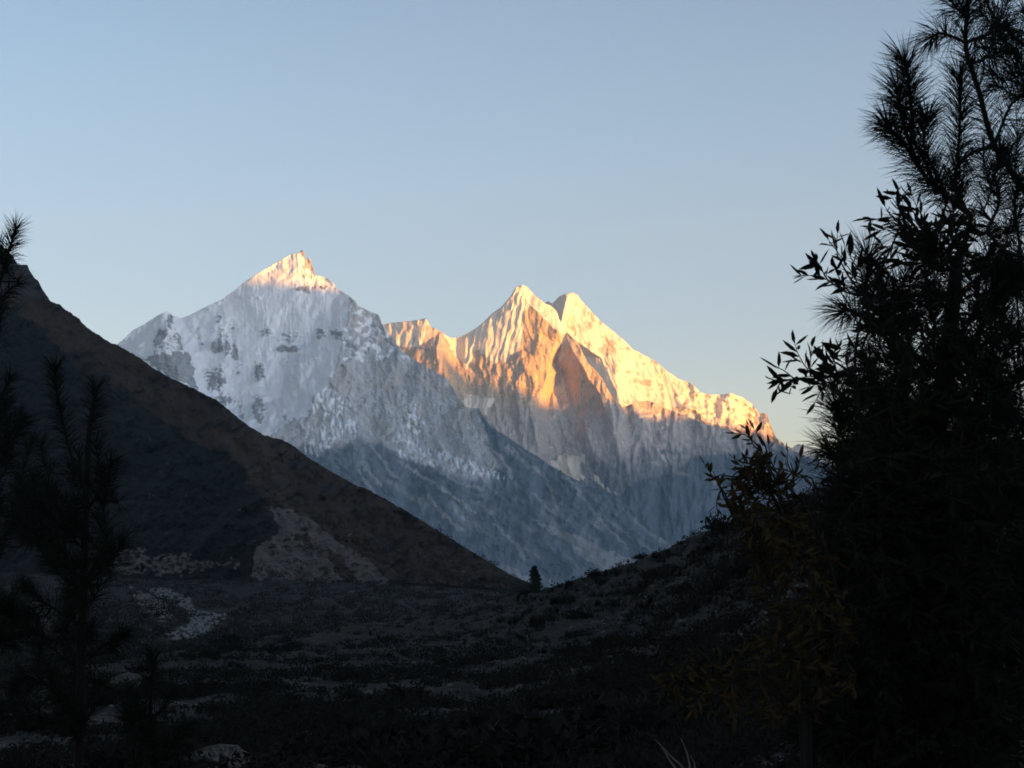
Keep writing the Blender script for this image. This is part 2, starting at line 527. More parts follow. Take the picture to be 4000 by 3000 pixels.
def L_depth(U, V):
    wu, wv = 14 * fbm(U / 60, V / 60, 3, 1), 14 * fbm(U / 60, V / 60, 3, 2)
    D = L_base(U + wu, V + wv)
    sn = L_masks(U, V)
    s = np.clip(sn["snow"], 0, 1)
    e = np.clip(sn["veg"], 0, 1)
    D -= 32 * ridged(U / 170, V / 240, 3, 21) * (1 - .72 * s) * (.15 + .85 * sstep(1080, 1260, V))
    D -= (6.5 * (1 - s) + 1.2 * s) * ridged(U / 30, V / 75, 3, 22) * (1 - .4 * e)
    D -= 2.6 * s * ridged(U / 13 + .5 * fbm(U / 60, V / 60, 2, 4), V / 230, 2, 23) * (1 - sstep(1450, 1750, V))
    D -= 3.2 * (1 - s) * ridged(U / 13, V / 24, 2, 24)
    D -= e * 18 * ridged((U * .75 - V) / 190, (U + V * .75) / 900, 3, 25)
    return D


def pos(a, b):
    return np.maximum(a - b, 0)


us = axis(380, 2900, STEP, -1500, 5500, 40)
mtn_l, GL = relief("mountain", us, top_line(L_top, us, 2.0, 3), np.full(us.shape, 2500.0), STEP, L_depth, m_left, L_masks, back=1.0, back_slope=1.0)
tag(mtn_l, "large snow-faced mountain on the left, only its pointed summit sunlit", "mountain", kind="structure")

# ------------------------------------------------------------------ the central massif
C_top = [(-600, 1700), (900, 1450)] + R2((60, 300), (120, 265), (190, 255), (260, 250), (325, 238), (345, 275), (400, 305), (440, 330), (480, 330), (530, 305), (565, 285), (600, 255), (640, 215), (690, 180), (730, 130)) + R8((650, 215), (735, 190), (785, 215), (830, 270), (890, 330), (980, 400), (1060, 435), (1130, 500), (1160, 600), (1250, 750), (1350, 830), (1400, 900), (1440, 1000), (1500, 1110), (1600, 1210), (1680, 1310), (1740, 1440), (1800, 1530), (1860, 1570)) + R2((1270, 665), (1330, 640), (1390, 632), (1440, 650), (1480, 670), (1560, 700), (1650, 740), (1760, 770), (1850, 800), (2000, 835), (2100, 880)) + [(3400, 1880), (4200, 2050), (6000, 2300)]
C_off = [(1480, 1270, 200), (1555, 1257, 150), (1664, 1244, 60), (1725, 1298, 100), (1791, 1319, 150), (1831, 1298, 120), (1888, 1257, 90), (1961, 1196, 55), (2016, 1121, 8), (2044, 1113, 6), (2095, 1159, 6), (2151, 1193, 10),
         (2185, 1249, -5), (2214, 1299, -30), (2277, 1382, -95), (2330, 1451, -130), (2377, 1527, -125), (2417, 1571, -115), (2433, 1591, -100), (2482, 1571, -60), (2531, 1564, -40), (2604, 1595, 0), (2743, 1652, 50), (2905, 1701, 100), (3100, 1800, 150), (3600, 2000, 200),
         (2019, 1130, 0), (2047, 1160, -16), (2075, 1193, -32), (2132, 1249, -52), (2181, 1299, -72),
         (2045, 1229, -18), (2039, 1300, -14), (2042, 1365, -16), (2110, 1300, -40),
         (2045, 1388, -72), (2100, 1398, -80), (2150, 1390, -76), (2047, 1450, -92), (2100, 1450, -92), (2142, 1440, -84), (2122, 1520, -86), (2065, 1572, -92), (2012, 1450, -52), (1960, 1450, -16), (1990, 1385, -24),
         (2168, 1415, 60), (2192, 1350, -20), (2205, 1480, 70), (2160, 1520, 60), (2250, 1600, 60), (2135, 1600, 10),
         (2220, 1345, -85), (2258, 1400, -120), (2288, 1450, -140), (2335, 1530, -150), (2370, 1600, -125),
         (1900, 1300, 38), (1940, 1400, 10), (1850, 1400, 44), (1980, 1300, 4), (2005, 1200, 6), (1950, 1250, 34), (1791, 1400, 108), (1700, 1350, 20), (1720, 1450, 0), (1640, 1350, 90), (1600, 1280, 110), (1560, 1330, 150),
         (1850, 1560, 20), (2000, 1510, -52), (2000, 1600, -55), (1900, 1480, 14), (1900, 1700, -20), (2100, 1750, -40), (2200, 1700, 60), (2300, 1700, -60), (2180, 1850, 60), (2280, 1850, -20), (2100, 1800, -30), (2400, 1700, -100), (2450, 1800, -80), (2550, 1700, 20), (2500, 1900, -100), (2700, 1850, 0), (2800, 2000, 0), (3000, 1950, 100), (2600, 1960, -75), (2600, 2100, -60), (2400, 2100, -110), (2900, 2250, 40), (2100, 2100, -60), (2500, 2450, -70), (1600, 2300, -40), (3300, 2400, 100)]


def C_base(U, V):
    return 11300 - .75 * (np.minimum(V, 1850) - 1118) - 1.9 * np.maximum(0, V - 1850) + facets(C_off, U, V)


def C_masks(U, V):
    wu, wv = 7 * fbm(U / 22, V / 26, 3, 111), 7 * fbm(U / 22, V / 26, 3, 112)
    u, v = U + wu, V + wv
    fl = fbm(U / 10, V / 50, 3, 131)
    br = fbm(U / 24, V / 24, 4, 133)
    snow = np.zeros(U.shape)
    face = inside(R8((640, 150), (830, 430), (740, 540), (715, 700), (715, 900), (560, 1080), (380, 1120), (250, 1000), (110, 900), (60, 600)), u, v)
    snow += face * (.95 - .55 * sstep(1300, 1400, V) * sstep(-.2, .5, br))
    strip = inside(R8((640, 190), (740, 150), (1100, 420), (1200, 620), (1260, 760), (1150, 745), (1000, 600), (830, 430)), u, v)
    snow = np.maximum(snow, strip * (1.05 - .75 * sstep(.15, .6, br) * sstep(1160, 1230, V)))
    lf = inside(R2((60, 200), (345, 230), (330, 330), (300, 380), (200, 380), (100, 330)), u, v)
    snow = np.maximum(snow, lf * (.7 + .5 * fl))
    gully = inside(R2((400, 300), (440, 325), (560, 285), (560, 420), (520, 480), (470, 420)), u, v)
    snow = np.maximum(snow, gully * (.85 + .35 * fl))
    snow = np.maximum(snow, inside(R2((500, 612), (560, 605), (650, 625), (640, 680), (600, 712), (545, 670), (515, 665)), u + 2 * wu, v + 2 * wv) * (.72 + .3 * br + .15 * fl))
    snow = np.maximum(snow, inside(R2((910, 930), (980, 895), (1060, 885), (1090, 930), (1078, 1010), (1050, 1025), (960, 975)), u + 2 * wu, v + 2 * wv) * (.72 + .3 * br + .15 * fl))
    snow = np.maximum(snow, stroke(R2((1000, 655), (960, 690), (930, 720)), 12, u, v) * .5)
    snow = np.maximum(snow, stroke(R2((1130, 1000), (1170, 1040), (1235, 1085)), 12, u, v) * (.55 + .4 * fl))
    snow = np.maximum(snow, stroke(R2((1380, 790), (1440, 870), (1480, 930)), 9, u, v) * .5)
    snow = np.maximum(snow, stroke(R2((1320, 690), (1420, 700), (1470, 740)), 26, u, v) * sstep(-.3, .4, br) * .7)
    snow = np.maximum(snow, stroke(R2((900, 860), (1000, 880), (1060, 860)), 18, u, v) * sstep(-.1, .4, br) * .6)
    snow = np.maximum(snow, stroke(R2((1150, 720), (1250, 800), (1300, 900)), 14, u, v) * sstep(0, .5, br) * .55)
    veg = inside([(-1000, 2000), (1800, 1960), (2150, 1900)] + R2((1000, 1030), (1240, 1085), (1330, 1015), (1500, 975), (1600, 900), (1800, 880), (2100, 900)) + [(6000, 2150), (6000, 4000), (-1000, 4000)], u, v)
    veg = np.maximum(blur(veg, 120), .62 * sstep(1640, 1900, V + 70 * br + .12 * (U - 2300)))
    och_and_glow = np.maximum(inside(R8((740, 520), (830, 430), (1000, 600), (1180, 760), (1160, 900), (1110, 1080), (1060, 1200), (1000, 1430), (800, 1620), (720, 1400), (720, 900)), u, v), .7 * sstep(1280, 1420, V))
    och_and_glow = och_and_glow * (1 - sstep(1510, 1660, V) * .95) * (.75 + .35 * br)  # orange granite plus evening sunlight painted into its colour, faded below the shadow line
    scree = .75 * sstep(.5, .9, fbm((U * .3 - V) / 60, (U + V * .3) / 300, 3, 151)) * veg
    scree = np.maximum(scree, .7 * sstep(.35, .8, fbm(U / 16, V / 130, 3, 153)) * sstep(1560, 1700, V) * (1 - veg))
    return dict(snow=blur(snow, 2), veg=blur(veg, 3), scree=scree, ochre_and_glow=np.clip(och_and_glow, 0, 1))


def C_depth(U, V):
    wu, wv = 6 * fbm(U / 40, V / 60, 3, 101), 6 * fbm(U / 40, V / 60, 3, 102)
    D = C_base(U + wu, V + wv)
    mk = C_masks(U, V)
    s, e = np.clip(mk["snow"], 0, 1), np.clip(mk["veg"], 0, 1)
    rock = (1 - s)
    low = sstep(1400, 1600, V)
    D -= (14 + 22 * low) * ridged(U / 120, V / 330, 3, 121)
    D -= rock * (3.6 + 3 * low) * ridged(U / 26, V / 110, 3, 122) * (1 - .4 * e)
    D -= rock * 2.4 * ridged(U / 12, V / 16, 2, 124)
    left = 1 - sstep(2030, 2060, U + .05 * (V - 1200))
    D -= s * left * 8.5 * ridged((U + .25 * (V - 1200)) / 21 + .35 * fbm(U / 50, V / 60, 2, 104), V / 300, 2, 123)
    D -= rock * left * 5 * ridged(U / 38, V / 90, 3, 126)
    D -= s * 1.2 * ridged(U / 12, V / 40, 2, 125)
    D -= e * 11 * ridged((U * .3 - V) / 190, (U + V * .3) / 600, 3, 127)
    return D


us = axis(1450, 3300, STEP, -600, 6000, 40)
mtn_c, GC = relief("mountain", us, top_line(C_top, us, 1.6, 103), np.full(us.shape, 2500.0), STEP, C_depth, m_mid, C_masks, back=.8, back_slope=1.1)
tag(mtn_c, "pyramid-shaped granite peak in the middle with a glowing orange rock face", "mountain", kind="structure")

# ------------------------------------------------------------------ the snow ridge behind it
B_top = [(1400, 1900), (2000, 1330), (2100, 1215)] + R8((980, 420), (1000, 395), (1030, 380), (1055, 390), (1075, 412), (1100, 385), (1160, 325), (1230, 295), (1320, 280), (1390, 320), (1400, 350), (1480, 440), (1560, 530), (1650, 620), (1800, 740), (1930, 850), (2030, 950), (2110, 990)) + R2((1380, 420), (1420, 440), (1480, 490), (1540, 530), (1590, 545), (1640, 590), (1670, 603), (1730, 605), (1790, 597), (1850, 620), (1890, 650), (1920, 690), (1960, 695), (1975, 740), (2005, 810), (2050, 845), (2080, 860)) + [(3117, 1790), (3300, 1860), (4000, 2000), (6000, 2200)]
B_off = [(2000, 1330, 500), (2100, 1200, 330), (2142, 1176, 230), (2165, 1178, 200), (2185, 1158, 130), (2208, 1146, 30), (2238, 1143, 30), (2291, 1196, 60), (2397, 1295, 100), (2500, 1378, 150), (2604, 1449, 200), (2694, 1493, 240), (2759, 1541, 280), (2856, 1536, 290), (2938, 1579, 320), (2995, 1615, 350), (3031, 1709, 400), (3092, 1750, 500), (3400, 1900, 700), (4500, 2100, 900),
         (2210, 1170, 5), (2205, 1200, -5), (2192, 1250, -15), (2182, 1285, -15), (2160, 1230, 130), (2350, 1400, 75), (2450, 1500, 120), (2550, 1550, 190), (2650, 1560, 215), (2800, 1600, 270), (2700, 1640, 200), (2400, 1420, 70), (2420, 1560, 60)]


def B_base(U, V):
    return 12900 - .72 * (np.minimum(V, 1850) - 1140) - 1.7 * np.maximum(0, V - 1850) + facets(B_off, U, V)


def B_masks(U, V):
    wu, wv = 6 * fbm(U / 22, V / 26, 3, 211), 6 * fbm(U / 22, V / 26, 3, 212)
    u, v = U + wu, V + wv
    br = fbm(U / 26, V / 26, 4, 233)
    st = fbm(U / 10, V / 34, 3, 234)
    snow = np.full(U.shape, 1.1)
    for (cx, cy, rx, ry, s) in [(1340, 410, 60, 32, .9), (1530, 545, 55, 70, .8), (1640, 630, 24, 40, .8), (1440, 680, 120, 90, .55), (1720, 930, 120, 130, .8), (1560, 640, 60, 70, .5), (1300, 640, 80, 160, .55)]:
        (px, py), = R8((cx, cy))
        q = np.hypot((u - px) / (rx * .3316), (v - py) / (ry * .3316))
        snow -= s * (1 - sstep(.5, 1.25, q)) * sstep(-.9, .0, br + .5 * st) * 1.15
    band = np.maximum(stroke(R8((1560, 1080), (1750, 1110), (1900, 1200), (2100, 1235)), 9, u, v), stroke(R2((1330, 530), (1440, 560), (1470, 610)), 16, u, v))
    snow -= .75 * band * sstep(-.4, .2, br)
    snow -= .85 * sstep(.25, .8, br + .4 * st) * sstep(1200, 1300, V)
    lowr = inside(R2((1480, 690), (1560, 640), (1620, 660), (1700, 690), (1800, 720), (1880, 690), (1960, 690), (2030, 800), (2100, 860), (2100, 1500), (1200, 1500), (1200, 720)), u, v)
    snow -= .75 * lowr * sstep(-.6, .3, br + .3 * st)
    snow -= 1.0 * sstep(1640, 1720, V) * .8
    return dict(snow=blur(snow), veg=sstep(1850, 2000, V), scree=np.zeros(U.shape), ochre_and_glow=np.full(U.shape, .35))


def B_depth(U, V):
    wu, wv = 4 * fbm(U / 40, V / 60, 3, 201), 4 * fbm(U / 40, V / 60, 3, 202)
    D = B_base(U + wu, V + wv)
    mk = B_masks(U, V)
    s = np.clip(mk["snow"], 0, 1)
    ser = sstep(2620, 2720, U)
    D -= (12 + 26 * ser) * ridged(U / 110, V / 170, 3, 221)
    D -= (1 - s) * 6 * ridged(U / 22, V / 40, 3, 222)
    D -= s * (4.0 - 2 * ser) * ridged((U - .35 * (V - 1200)) / 17 + .3 * fbm(U / 50, V / 60, 2, 204), V / 170, 2, 223)
    D -= ser * 12 * ridged(U / 50, V / 28, 3, 225)
    return D


us = axis(2080, 3250, STEP, 1400, 6000, 40)
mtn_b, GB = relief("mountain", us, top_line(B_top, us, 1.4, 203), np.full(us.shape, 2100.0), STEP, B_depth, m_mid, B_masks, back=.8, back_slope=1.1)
tag(mtn_b, "sunlit snow ridge rising behind the middle peak and falling away to the right", "mountain", kind="structure")

# a small far peak seen between the branches on the right
us = axis(2950, 3600, 8, 2600, 5000, 60)
far_top = [(2600, 2000), (2950, 1830), (3060, 1775), (3117, 1733), (3150, 1742), (3220, 1765), (3300, 1740), (3420, 1800), (3700, 1850), (5000, 2000)]
mtn_f, GF = relief("mountain", us, top_line(far_top, us, 3, 303), np.full(us.shape, 2200.0), 8,
                   lambda U, V: 16000 - 1.1 * (V - 1740) - 60 * ridged(U / 120, V / 160, 4, 321), m_mid,
                   lambda U, V: dict(snow=.9 - .5 * sstep(0, .6, fbm(U / 30, V / 30, 4, 331)), veg=U * 0, scree=U * 0, ochre_and_glow=U * 0), back=.8)
tag(mtn_f, "small pale far peak just showing between the branches on the right", "mountain", kind="structure")

# ------------------------------------------------------------------ unseen ridge added behind the viewer, its crest shaped to cast the shadow lines
hs = S[:2] / np.linalg.norm(S[:2])
perp = np.array([-hs[1], hs[0]])            # roughly away from the viewer
A0 = 4600.0


def to_ridge(p):
    a = p[:, :2] @ hs
    t = (A0 - a) / math.cos(SUN_EL)
    q = p + t[:, None] * S
    return list(zip(q[:, :2] @ perp, q[:, 2]))


def pt(base, pts):
    a = np.array(pts, float)
    return P(a[:, 0], a[:, 1], base(a[:, 0], a[:, 1]))


line = to_ridge(pt(L_base, R1((900, 305), (1060, 318), (1200, 330), (1330, 345), (1440, 356))))
line += to_ridge(pt(C_base, R2((130, 310), (230, 395), (330, 455), (400, 525), (450, 575), (560, 608), (700, 608), (750, 598), (790, 625), (830, 645), (1000, 640), (1230, 625), (1290, 690), (1400, 715), (1480, 705))))
line += to_ridge(pt(B_base, R2((1600, 735), (1750, 765), (1850, 790), (2000, 820), (2100, 870))))
line.sort()
w0, z0 = line[0]
w1, z1 = line[-1]
line = [(-9000, z0 - 500), (-5000, z0 - 250), (-1500, z0 - 120), (2500, z0 + 60), (w0 - 1200, z0 - 60)] + line + [(w1 + 500, z1 - 20), (w1 + 900, z1 + 250), (w1 + 3500, z1 + 500), (w1 + 8000, z1 - 300)]
ww = np.concatenate([np.arange(-9000, line[4][0], 120), np.arange(line[4][0], w1 + 500, 30), np.arange(w1 + 500, w1 + 8000, 120)])
zz = np.interp(ww, [a for a, b in line], [b for a, b in line])
dd = np.array([-3600, -3000, -2400, -1900, -1500, -1150, -850, -600, -400, -240, -120, -50, 0, 50, 120, 240, 400, 600, 850, 1150, 1500, 1900, 2400, 3000, 3600], float)
G = np.zeros((len(dd), len(ww), 3))
for i, d in enumerate(dd):
    G[i, :, :2] = (A0 + d) * hs + ww[:, None] * perp
    G[i, :, 2] = zz - abs(d) * .72 - (.22 * abs(d)) * ridged(ww / 700, ww * 0 + d / 900, 4, 401) * (abs(d) > 0) - 8 * min(1, abs(d) / 60)
    G[i, :, 2] = np.maximum(G[i, :, 2], -700 - abs(d) * .01)
r, c = G.shape[:2]
i = np.arange((r - 1) * c).reshape(r - 1, c)[:, :-1].ravel()
occ = mesh_obj("mountain", G.reshape(-1, 3), np.stack([i, i + c, i + c + 1, i + 1], 1), m_far)
tag(occ, "high dark unseen ridge added behind the viewer, shaped to shade the valley at sunset", "mountain", kind="structure")

# base of the valley, out to the horizon
n = 60
gx, gy = np.meshgrid(np.linspace(-16000, 24000, n), np.linspace(-9000, 24000, n))
gz = -720 + 40 * fbm(gx / 3000, gy / 3000, 3, 501)
i = np.arange((n - 1) * n).reshape(n - 1, n)[:, :-1].ravel()
terr = mesh_obj("terrain", np.stack([gx, gy, gz], -1).reshape(-1, 3), np.stack([i, i + 1, i + n + 1, i + n], 1), m_earth)
tag(terr, "dark valley base far below the mountain slopes", "terrain", kind="structure")

# ------------------------------------------------------------------ the dark hill on the left
H_top = [(-1500, 500), (-600, 800)] + [(.452 * x, 750 + .452 * y) for x, y in [(0, 455), (30, 480), (105, 545), (150, 620), (175, 630), (210, 628), (240, 632), (255, 680), (300, 745), (325, 755), (350, 810), (400, 890), (432, 940), (470, 955), (530, 985), (600, 1040), (690, 1098), (705, 1130), (780, 1190), (860, 1240), (950, 1300), (1030, 1330), (1120, 1385), (1220, 1440), (1320, 1520), (1440, 1590)]] + R1((400, 900), (560, 975), (700, 1045), (760, 1090), (830, 1150), (900, 1205), (1000, 1265), (1060, 1280), (1120, 1295), (1180, 1330), (1260, 1395), (1400, 1480), (1560, 1570)) + R4((1450, 215), (1600, 300), (1760, 400), (1900, 485), (2000, 545), (2080, 580), (2110, 600)) + [(2200, 2350), (2400, 2420)]
H_d = [(-1500, 500, 3200), (0, 956, 2500), (195, 1175, 2350), (701, 1496, 2080), (1109, 1720, 1880), (1442, 1914, 1680), (1890, 2182, 1470), (2099, 2297, 1390), (2400, 2420, 1300),
       (-1500, 2600, 1500), (0, 2400, 1480), (500, 2270, 1450), (1000, 2290, 1400), (1500, 2320, 1370), (1900, 2330, 1360), (500, 1700, 1850), (800, 1900, 1680), (900, 1750, 1800), (1024, 1929, 1600), (1089, 2083, 1500), (995, 2140, 1455), (1200, 2000, 1590), (1400, 2150, 1490), (200, 1900, 1750), (0, 1500, 2050), (700, 2100, 1540), (2000, 3000, 1250), (0, 3000, 1300)]


def H_masks(U, V):
    wu, wv = 16 * fbm(U / 40, V / 40, 4, 611), 16 * fbm(U / 40, V / 40, 4, 612)
    u, v = U + wu, V + wv
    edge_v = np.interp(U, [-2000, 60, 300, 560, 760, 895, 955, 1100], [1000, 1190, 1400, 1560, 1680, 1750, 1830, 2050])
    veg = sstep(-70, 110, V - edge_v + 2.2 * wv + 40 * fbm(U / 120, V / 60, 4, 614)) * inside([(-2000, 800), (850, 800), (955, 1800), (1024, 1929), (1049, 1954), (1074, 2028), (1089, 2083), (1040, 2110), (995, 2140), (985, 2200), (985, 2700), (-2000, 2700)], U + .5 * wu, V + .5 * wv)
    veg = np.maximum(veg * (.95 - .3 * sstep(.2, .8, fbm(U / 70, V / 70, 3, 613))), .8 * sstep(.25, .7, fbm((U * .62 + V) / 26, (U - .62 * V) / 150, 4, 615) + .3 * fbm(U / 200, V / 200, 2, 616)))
    fan = inside(R4((1055, 250), (1130, 290), (1250, 350), (1340, 430), (1430, 470), (1500, 540), (1560, 605), (1200, 610), (990, 560), (1000, 440), (1095, 385), (1080, 330)), U + .6 * wu, V + .6 * wv)
    holes = inside(R4((1150, 395), (1200, 380), (1240, 420), (1200, 440)), u, v) + inside(R4((1280, 440), (1330, 560), (1430, 600), (1380, 540), (1310, 450)), u, v) * .8
    fan *= 1 - .8 * np.clip(holes + sstep(.45, .8, fbm(U / 30, V / 40, 4, 617)) * .8, 0, 1)
    fan *= .6 + .4 * sstep(-.4, .4, fbm((U * .6 - V * .8) / 13, (U * .8 + V * .6) / 130, 3, 629))
    low = inside(R4((430, 500), (500, 440), (570, 450), (600, 490), (660, 460), (760, 455), (770, 500), (950, 485), (960, 510), (700, 545), (450, 545)), u, v) * (.55 + .5 * fbm(U / 22, V / 14, 3, 627))
    edge = stroke(R4((990, 555), (1200, 600), (1500, 620), (1750, 640), (1950, 655)), 7, u, v) * .6
    spots = .8 * sstep(.62, .9, fbm(U / 30, V / 30, 3, 621)) * sstep(1400, 1700, V) * .7
    scree = np.maximum(np.maximum(fan, low), np.maximum(edge, spots))
    rock = .8 * inside([(-1500, 400), (60, 960), (130, 1080), (200, 1180), (100, 1150), (40, 1130), (-300, 1000), (-1500, 800)], u, v)
    return dict(veg=blur(veg), scree=blur(scree), rock=rock)


def H_depth(U, V):
    wu, wv = 20 * fbm(U / 70, V / 70, 3, 601), 20 * fbm(U / 70, V / 70, 3, 602)
    D = facets(H_d, U + wu, V + wv)
    D -= 12 * ridged((U * .62 + V) / 190, (U - V * .62) / 700, 3, 621)
    D -= 2.2 * fbm(U / 30, V / 30, 4, 622) + 2.0 * fbm(U / 7, V / 7, 2, 623) * np.clip(H_veg(U, V), 0, 1)
    return D


def H_veg(U, V):
    return sstep(-40, 60, (V - 1190) - (U - 60) * .66)


us = axis(-60, 2200, STEP, -1500, 2400, 30)
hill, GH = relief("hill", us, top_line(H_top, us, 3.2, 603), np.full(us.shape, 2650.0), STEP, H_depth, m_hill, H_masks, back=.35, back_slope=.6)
tag(hill, "dark brown hill slope on the left with a pale scree fan at its foot", "hill", kind="structure")

# ------------------------------------------------------------------ valley floor and river bed
V_d = [(-1500, 2200, 1700), (0, 2225, 1600), (1000, 2250, 1480), (1700, 2290, 1350), (2300, 2330, 1250), (0, 2330, 1200), (1500, 2340, 1150), (0, 2420, 900), (1500, 2430, 880), (0, 2550, 620), (1500, 2560, 600), (0, 2750, 430), (1500, 2750, 420), (2600, 2450, 900), (2600, 2750, 400), (-1500, 2750, 400)]


def V_depth(U, V):
    D = np.exp(facets([(a, b, math.log(c)) for a, b, c in V_d], U, V))
    return D * (1 + .003 * fbm(U / 160, V / 30, 4, 701))


def V_masks(U, V):
    s = .55 * sstep(.2, .9, fbm(U / 90, V / 16, 4, 711))
    s = np.maximum(s, .9 * inside(R4((500, 590), (560, 610), (650, 660), (690, 720), (600, 720), (540, 660)), U + 10 * fbm(U / 20, V / 20, 2, 3), V))
    return dict(scree=s)


us = axis(-60, 2500, 4, -1500, 3200, 40)
vt = np.interp(us, [-1500, 0, 1000, 1700, 2300, 3200], [2195, 2222, 2245, 2282, 2325, 2380])
valley, GV = relief("valley_floor", us, vt, np.full(us.shape, 2750.0), 3, V_depth, m_valley, V_masks, back=False)
tag(valley, "dark scrubby valley floor below the left hill", "valley floor", kind="structure")

U, V, X = GV["U"], GV["V"], GV["X"]
wu, wv = 14 * fbm(U / 30, V / 20, 3, 721), 8 * fbm(U / 30, V / 20, 3, 722)
rv = inside(R4((555, 598), (640, 600), (745, 640), (785, 690), (905, 702), (850, 745), (790, 800), (690, 815), (640, 780), (740, 742), (725, 690), (650, 650)), U + wu, V + wv) * (fbm(U / 17, V / 8, 4, 725) > -.42) > .5
q = rv[:-1, :-1] & rv[1:, :-1] & rv[:-1, 1:] & rv[1:, 1:]
r, c = U.shape
ii = (np.arange(r)[:, None] * c + np.arange(c)[None, :])[:-1, :-1][q]
fc = np.stack([ii, ii + c, ii + c + 1, ii + 1], 1)
used = np.unique(fc)
rv_obj = mesh_obj("riverbed", X.reshape(-1, 3)[used] + np.array([0, 0, .35]) , np.searchsorted(used, fc), m_river)
tag(rv_obj, "pale grey gravel river bed bending through the dark valley floor", "river bed", kind="structure")

# ------------------------------------------------------------------ the near hillside
S_top = [(-1500, 2800), (0, 2640), (600, 2560), (900, 2500), (1200, 2470), (1500, 2420), (1750, 2380), (1950, 2340), (2050, 2316)] + [(2000 + .904 * x, 1800 + .904 * y) for x, y in [(100, 560), (160, 550), (250, 520), (320, 500), (380, 480), (440, 460), (520, 440), (600, 405), (680, 375), (720, 355), (780, 325), (870, 295), (900, 280)]] + [(3000, 1985), (3200, 1910), (3600, 1800), (4200, 1700), (5500, 1600)]
S_d = [(2090, 2306, 480), (2344, 2234, 430), (2651, 2121, 360), (2814, 2053, 320), (3200, 1900, 240), (3600, 1800, 200), (5500, 1600, 140), (1950, 2340, 520), (1750, 2380, 520), (1500, 2420, 480), (1200, 2470, 420), (900, 2500, 360), (600, 2560, 300), (0, 2640, 240), (-1500, 2800, 200),
       (2000, 2500, 300), (2400, 2400, 300), (2800, 2300, 230), (1500, 2600, 250), (1000, 2700, 180), (2000, 2800, 120), (500, 2850, 120), (1000, 3000, 70), (2000, 3000, 60), (3000, 2600, 90), (3000, 3000, 40), (4000, 2500, 50), (4000, 3000, 25), (0, 3000, 70), (2000, 3600, 15), (2000, 6000, 4), (-1500, 6000, 4), (5500, 6000, 4), (5500, 3000, 20), (-1500, 3000, 60)]


def S_depth(U, V):
    D = np.exp(facets([(a, b, math.log(c)) for a, b, c in S_d], U + 20 * fbm(U / 90, V / 60, 3, 801), V + 10 * fbm(U / 90, V / 60, 3, 802)))
    return D * (1 + .035 * fbm(U / 160, V / 40, 4, 803) + .008 * fbm(U / 25, V / 7, 3, 804))


us = axis(-60, 4060, 5, -1500, 5500, 50)
side, GS = relief("hillside", us, top_line(S_top, us, 4, 805), np.full(us.shape, 6000.0), 5, S_depth, m_ground, None, back=.05, back_slope=.5)
tag(side, "dark stony hillside dotted with scrub sloping down from the right", "hillside", kind="structure")
SX = GS["X"].reshape(-1, 3)


def ground_z(x, y):
    d = (SX[:, 0] - x) ** 2 + (SX[:, 1] - y) ** 2
    return float(SX[d.argmin(), 2])


# ------------------------------------------------------------------ plants: builders
class Geo:
    def __init__(self):
        self.v, self.f, self.n = [], [], 0

    def add(self, v, f):
        self.v.append(np.asarray(v, float).reshape(-1, 3))
        self.f.append(np.asarray(f, int).reshape(-1, 3) + self.n)
        self.n += len(self.v[-1])

    def build(self, name, mat, parent=None, origin=(0, 0, 0), smooth=False):
        return mesh_obj(name, np.concatenate(self.v) - np.asarray(origin), np.concatenate(self.f), mat, parent, smooth=smooth)


def unit(a):
    return a / np.maximum(np.linalg.norm(a, axis=-1, keepdims=True), 1e-9)


def tube(g, path, r0, r1, sides=6):
    path = np.asarray(path, float)
    n = len(path)
    t = unit(np.gradient(path, axis=0))
    a = unit(np.cross(t, np.array([.31, .9, .29])))
    b = np.cross(t, a)
    r = np.linspace(r0, r1, n)[:, None, None]
    ang = np.linspace(0, 2 * np.pi, sides, endpoint=False)
    ring = path[:, None] + r * (np.cos(ang)[None, :, None] * a[:, None] + np.sin(ang)[None, :, None] * b[:, None])
    i = np.arange(n - 1)[:, None] * sides
    j = np.arange(sides)[None, :]
    k = (j + 1) % sides
    q0, q1, q2, q3 = (i + j).ravel(), (i + k).ravel(), (i + sides + k).ravel(), (i + sides + j).ravel()
    g.add(ring.reshape(-1, 3), np.concatenate([np.stack([q0, q1, q2], 1), np.stack([q0, q2, q3], 1)]))


def smooth_path(pts, m=8):
    pts = np.asarray(pts, float)
    if len(pts) < 3:
        return pts[0] + (pts[-1] - pts[0]) * np.linspace(0, 1, m)[:, None]
    p = np.concatenate([[2 * pts[0] - pts[1]], pts, [2 * pts[-1] - pts[-2]]])
    out = []
    for i in range(1, len(p) - 2):
        for t in np.linspace(0, 1, m, endpoint=False):
            a, b, c, d = p[i - 1], p[i], p[i + 1], p[i + 2]
            out.append(.5 * (2 * b + (c - a) * t + (2 * a - 5 * b + 4 * c - d) * t * t + (3 * b - a - 3 * c + d) * t ** 3))
    out.append(p[-2])
    return np.array(out)


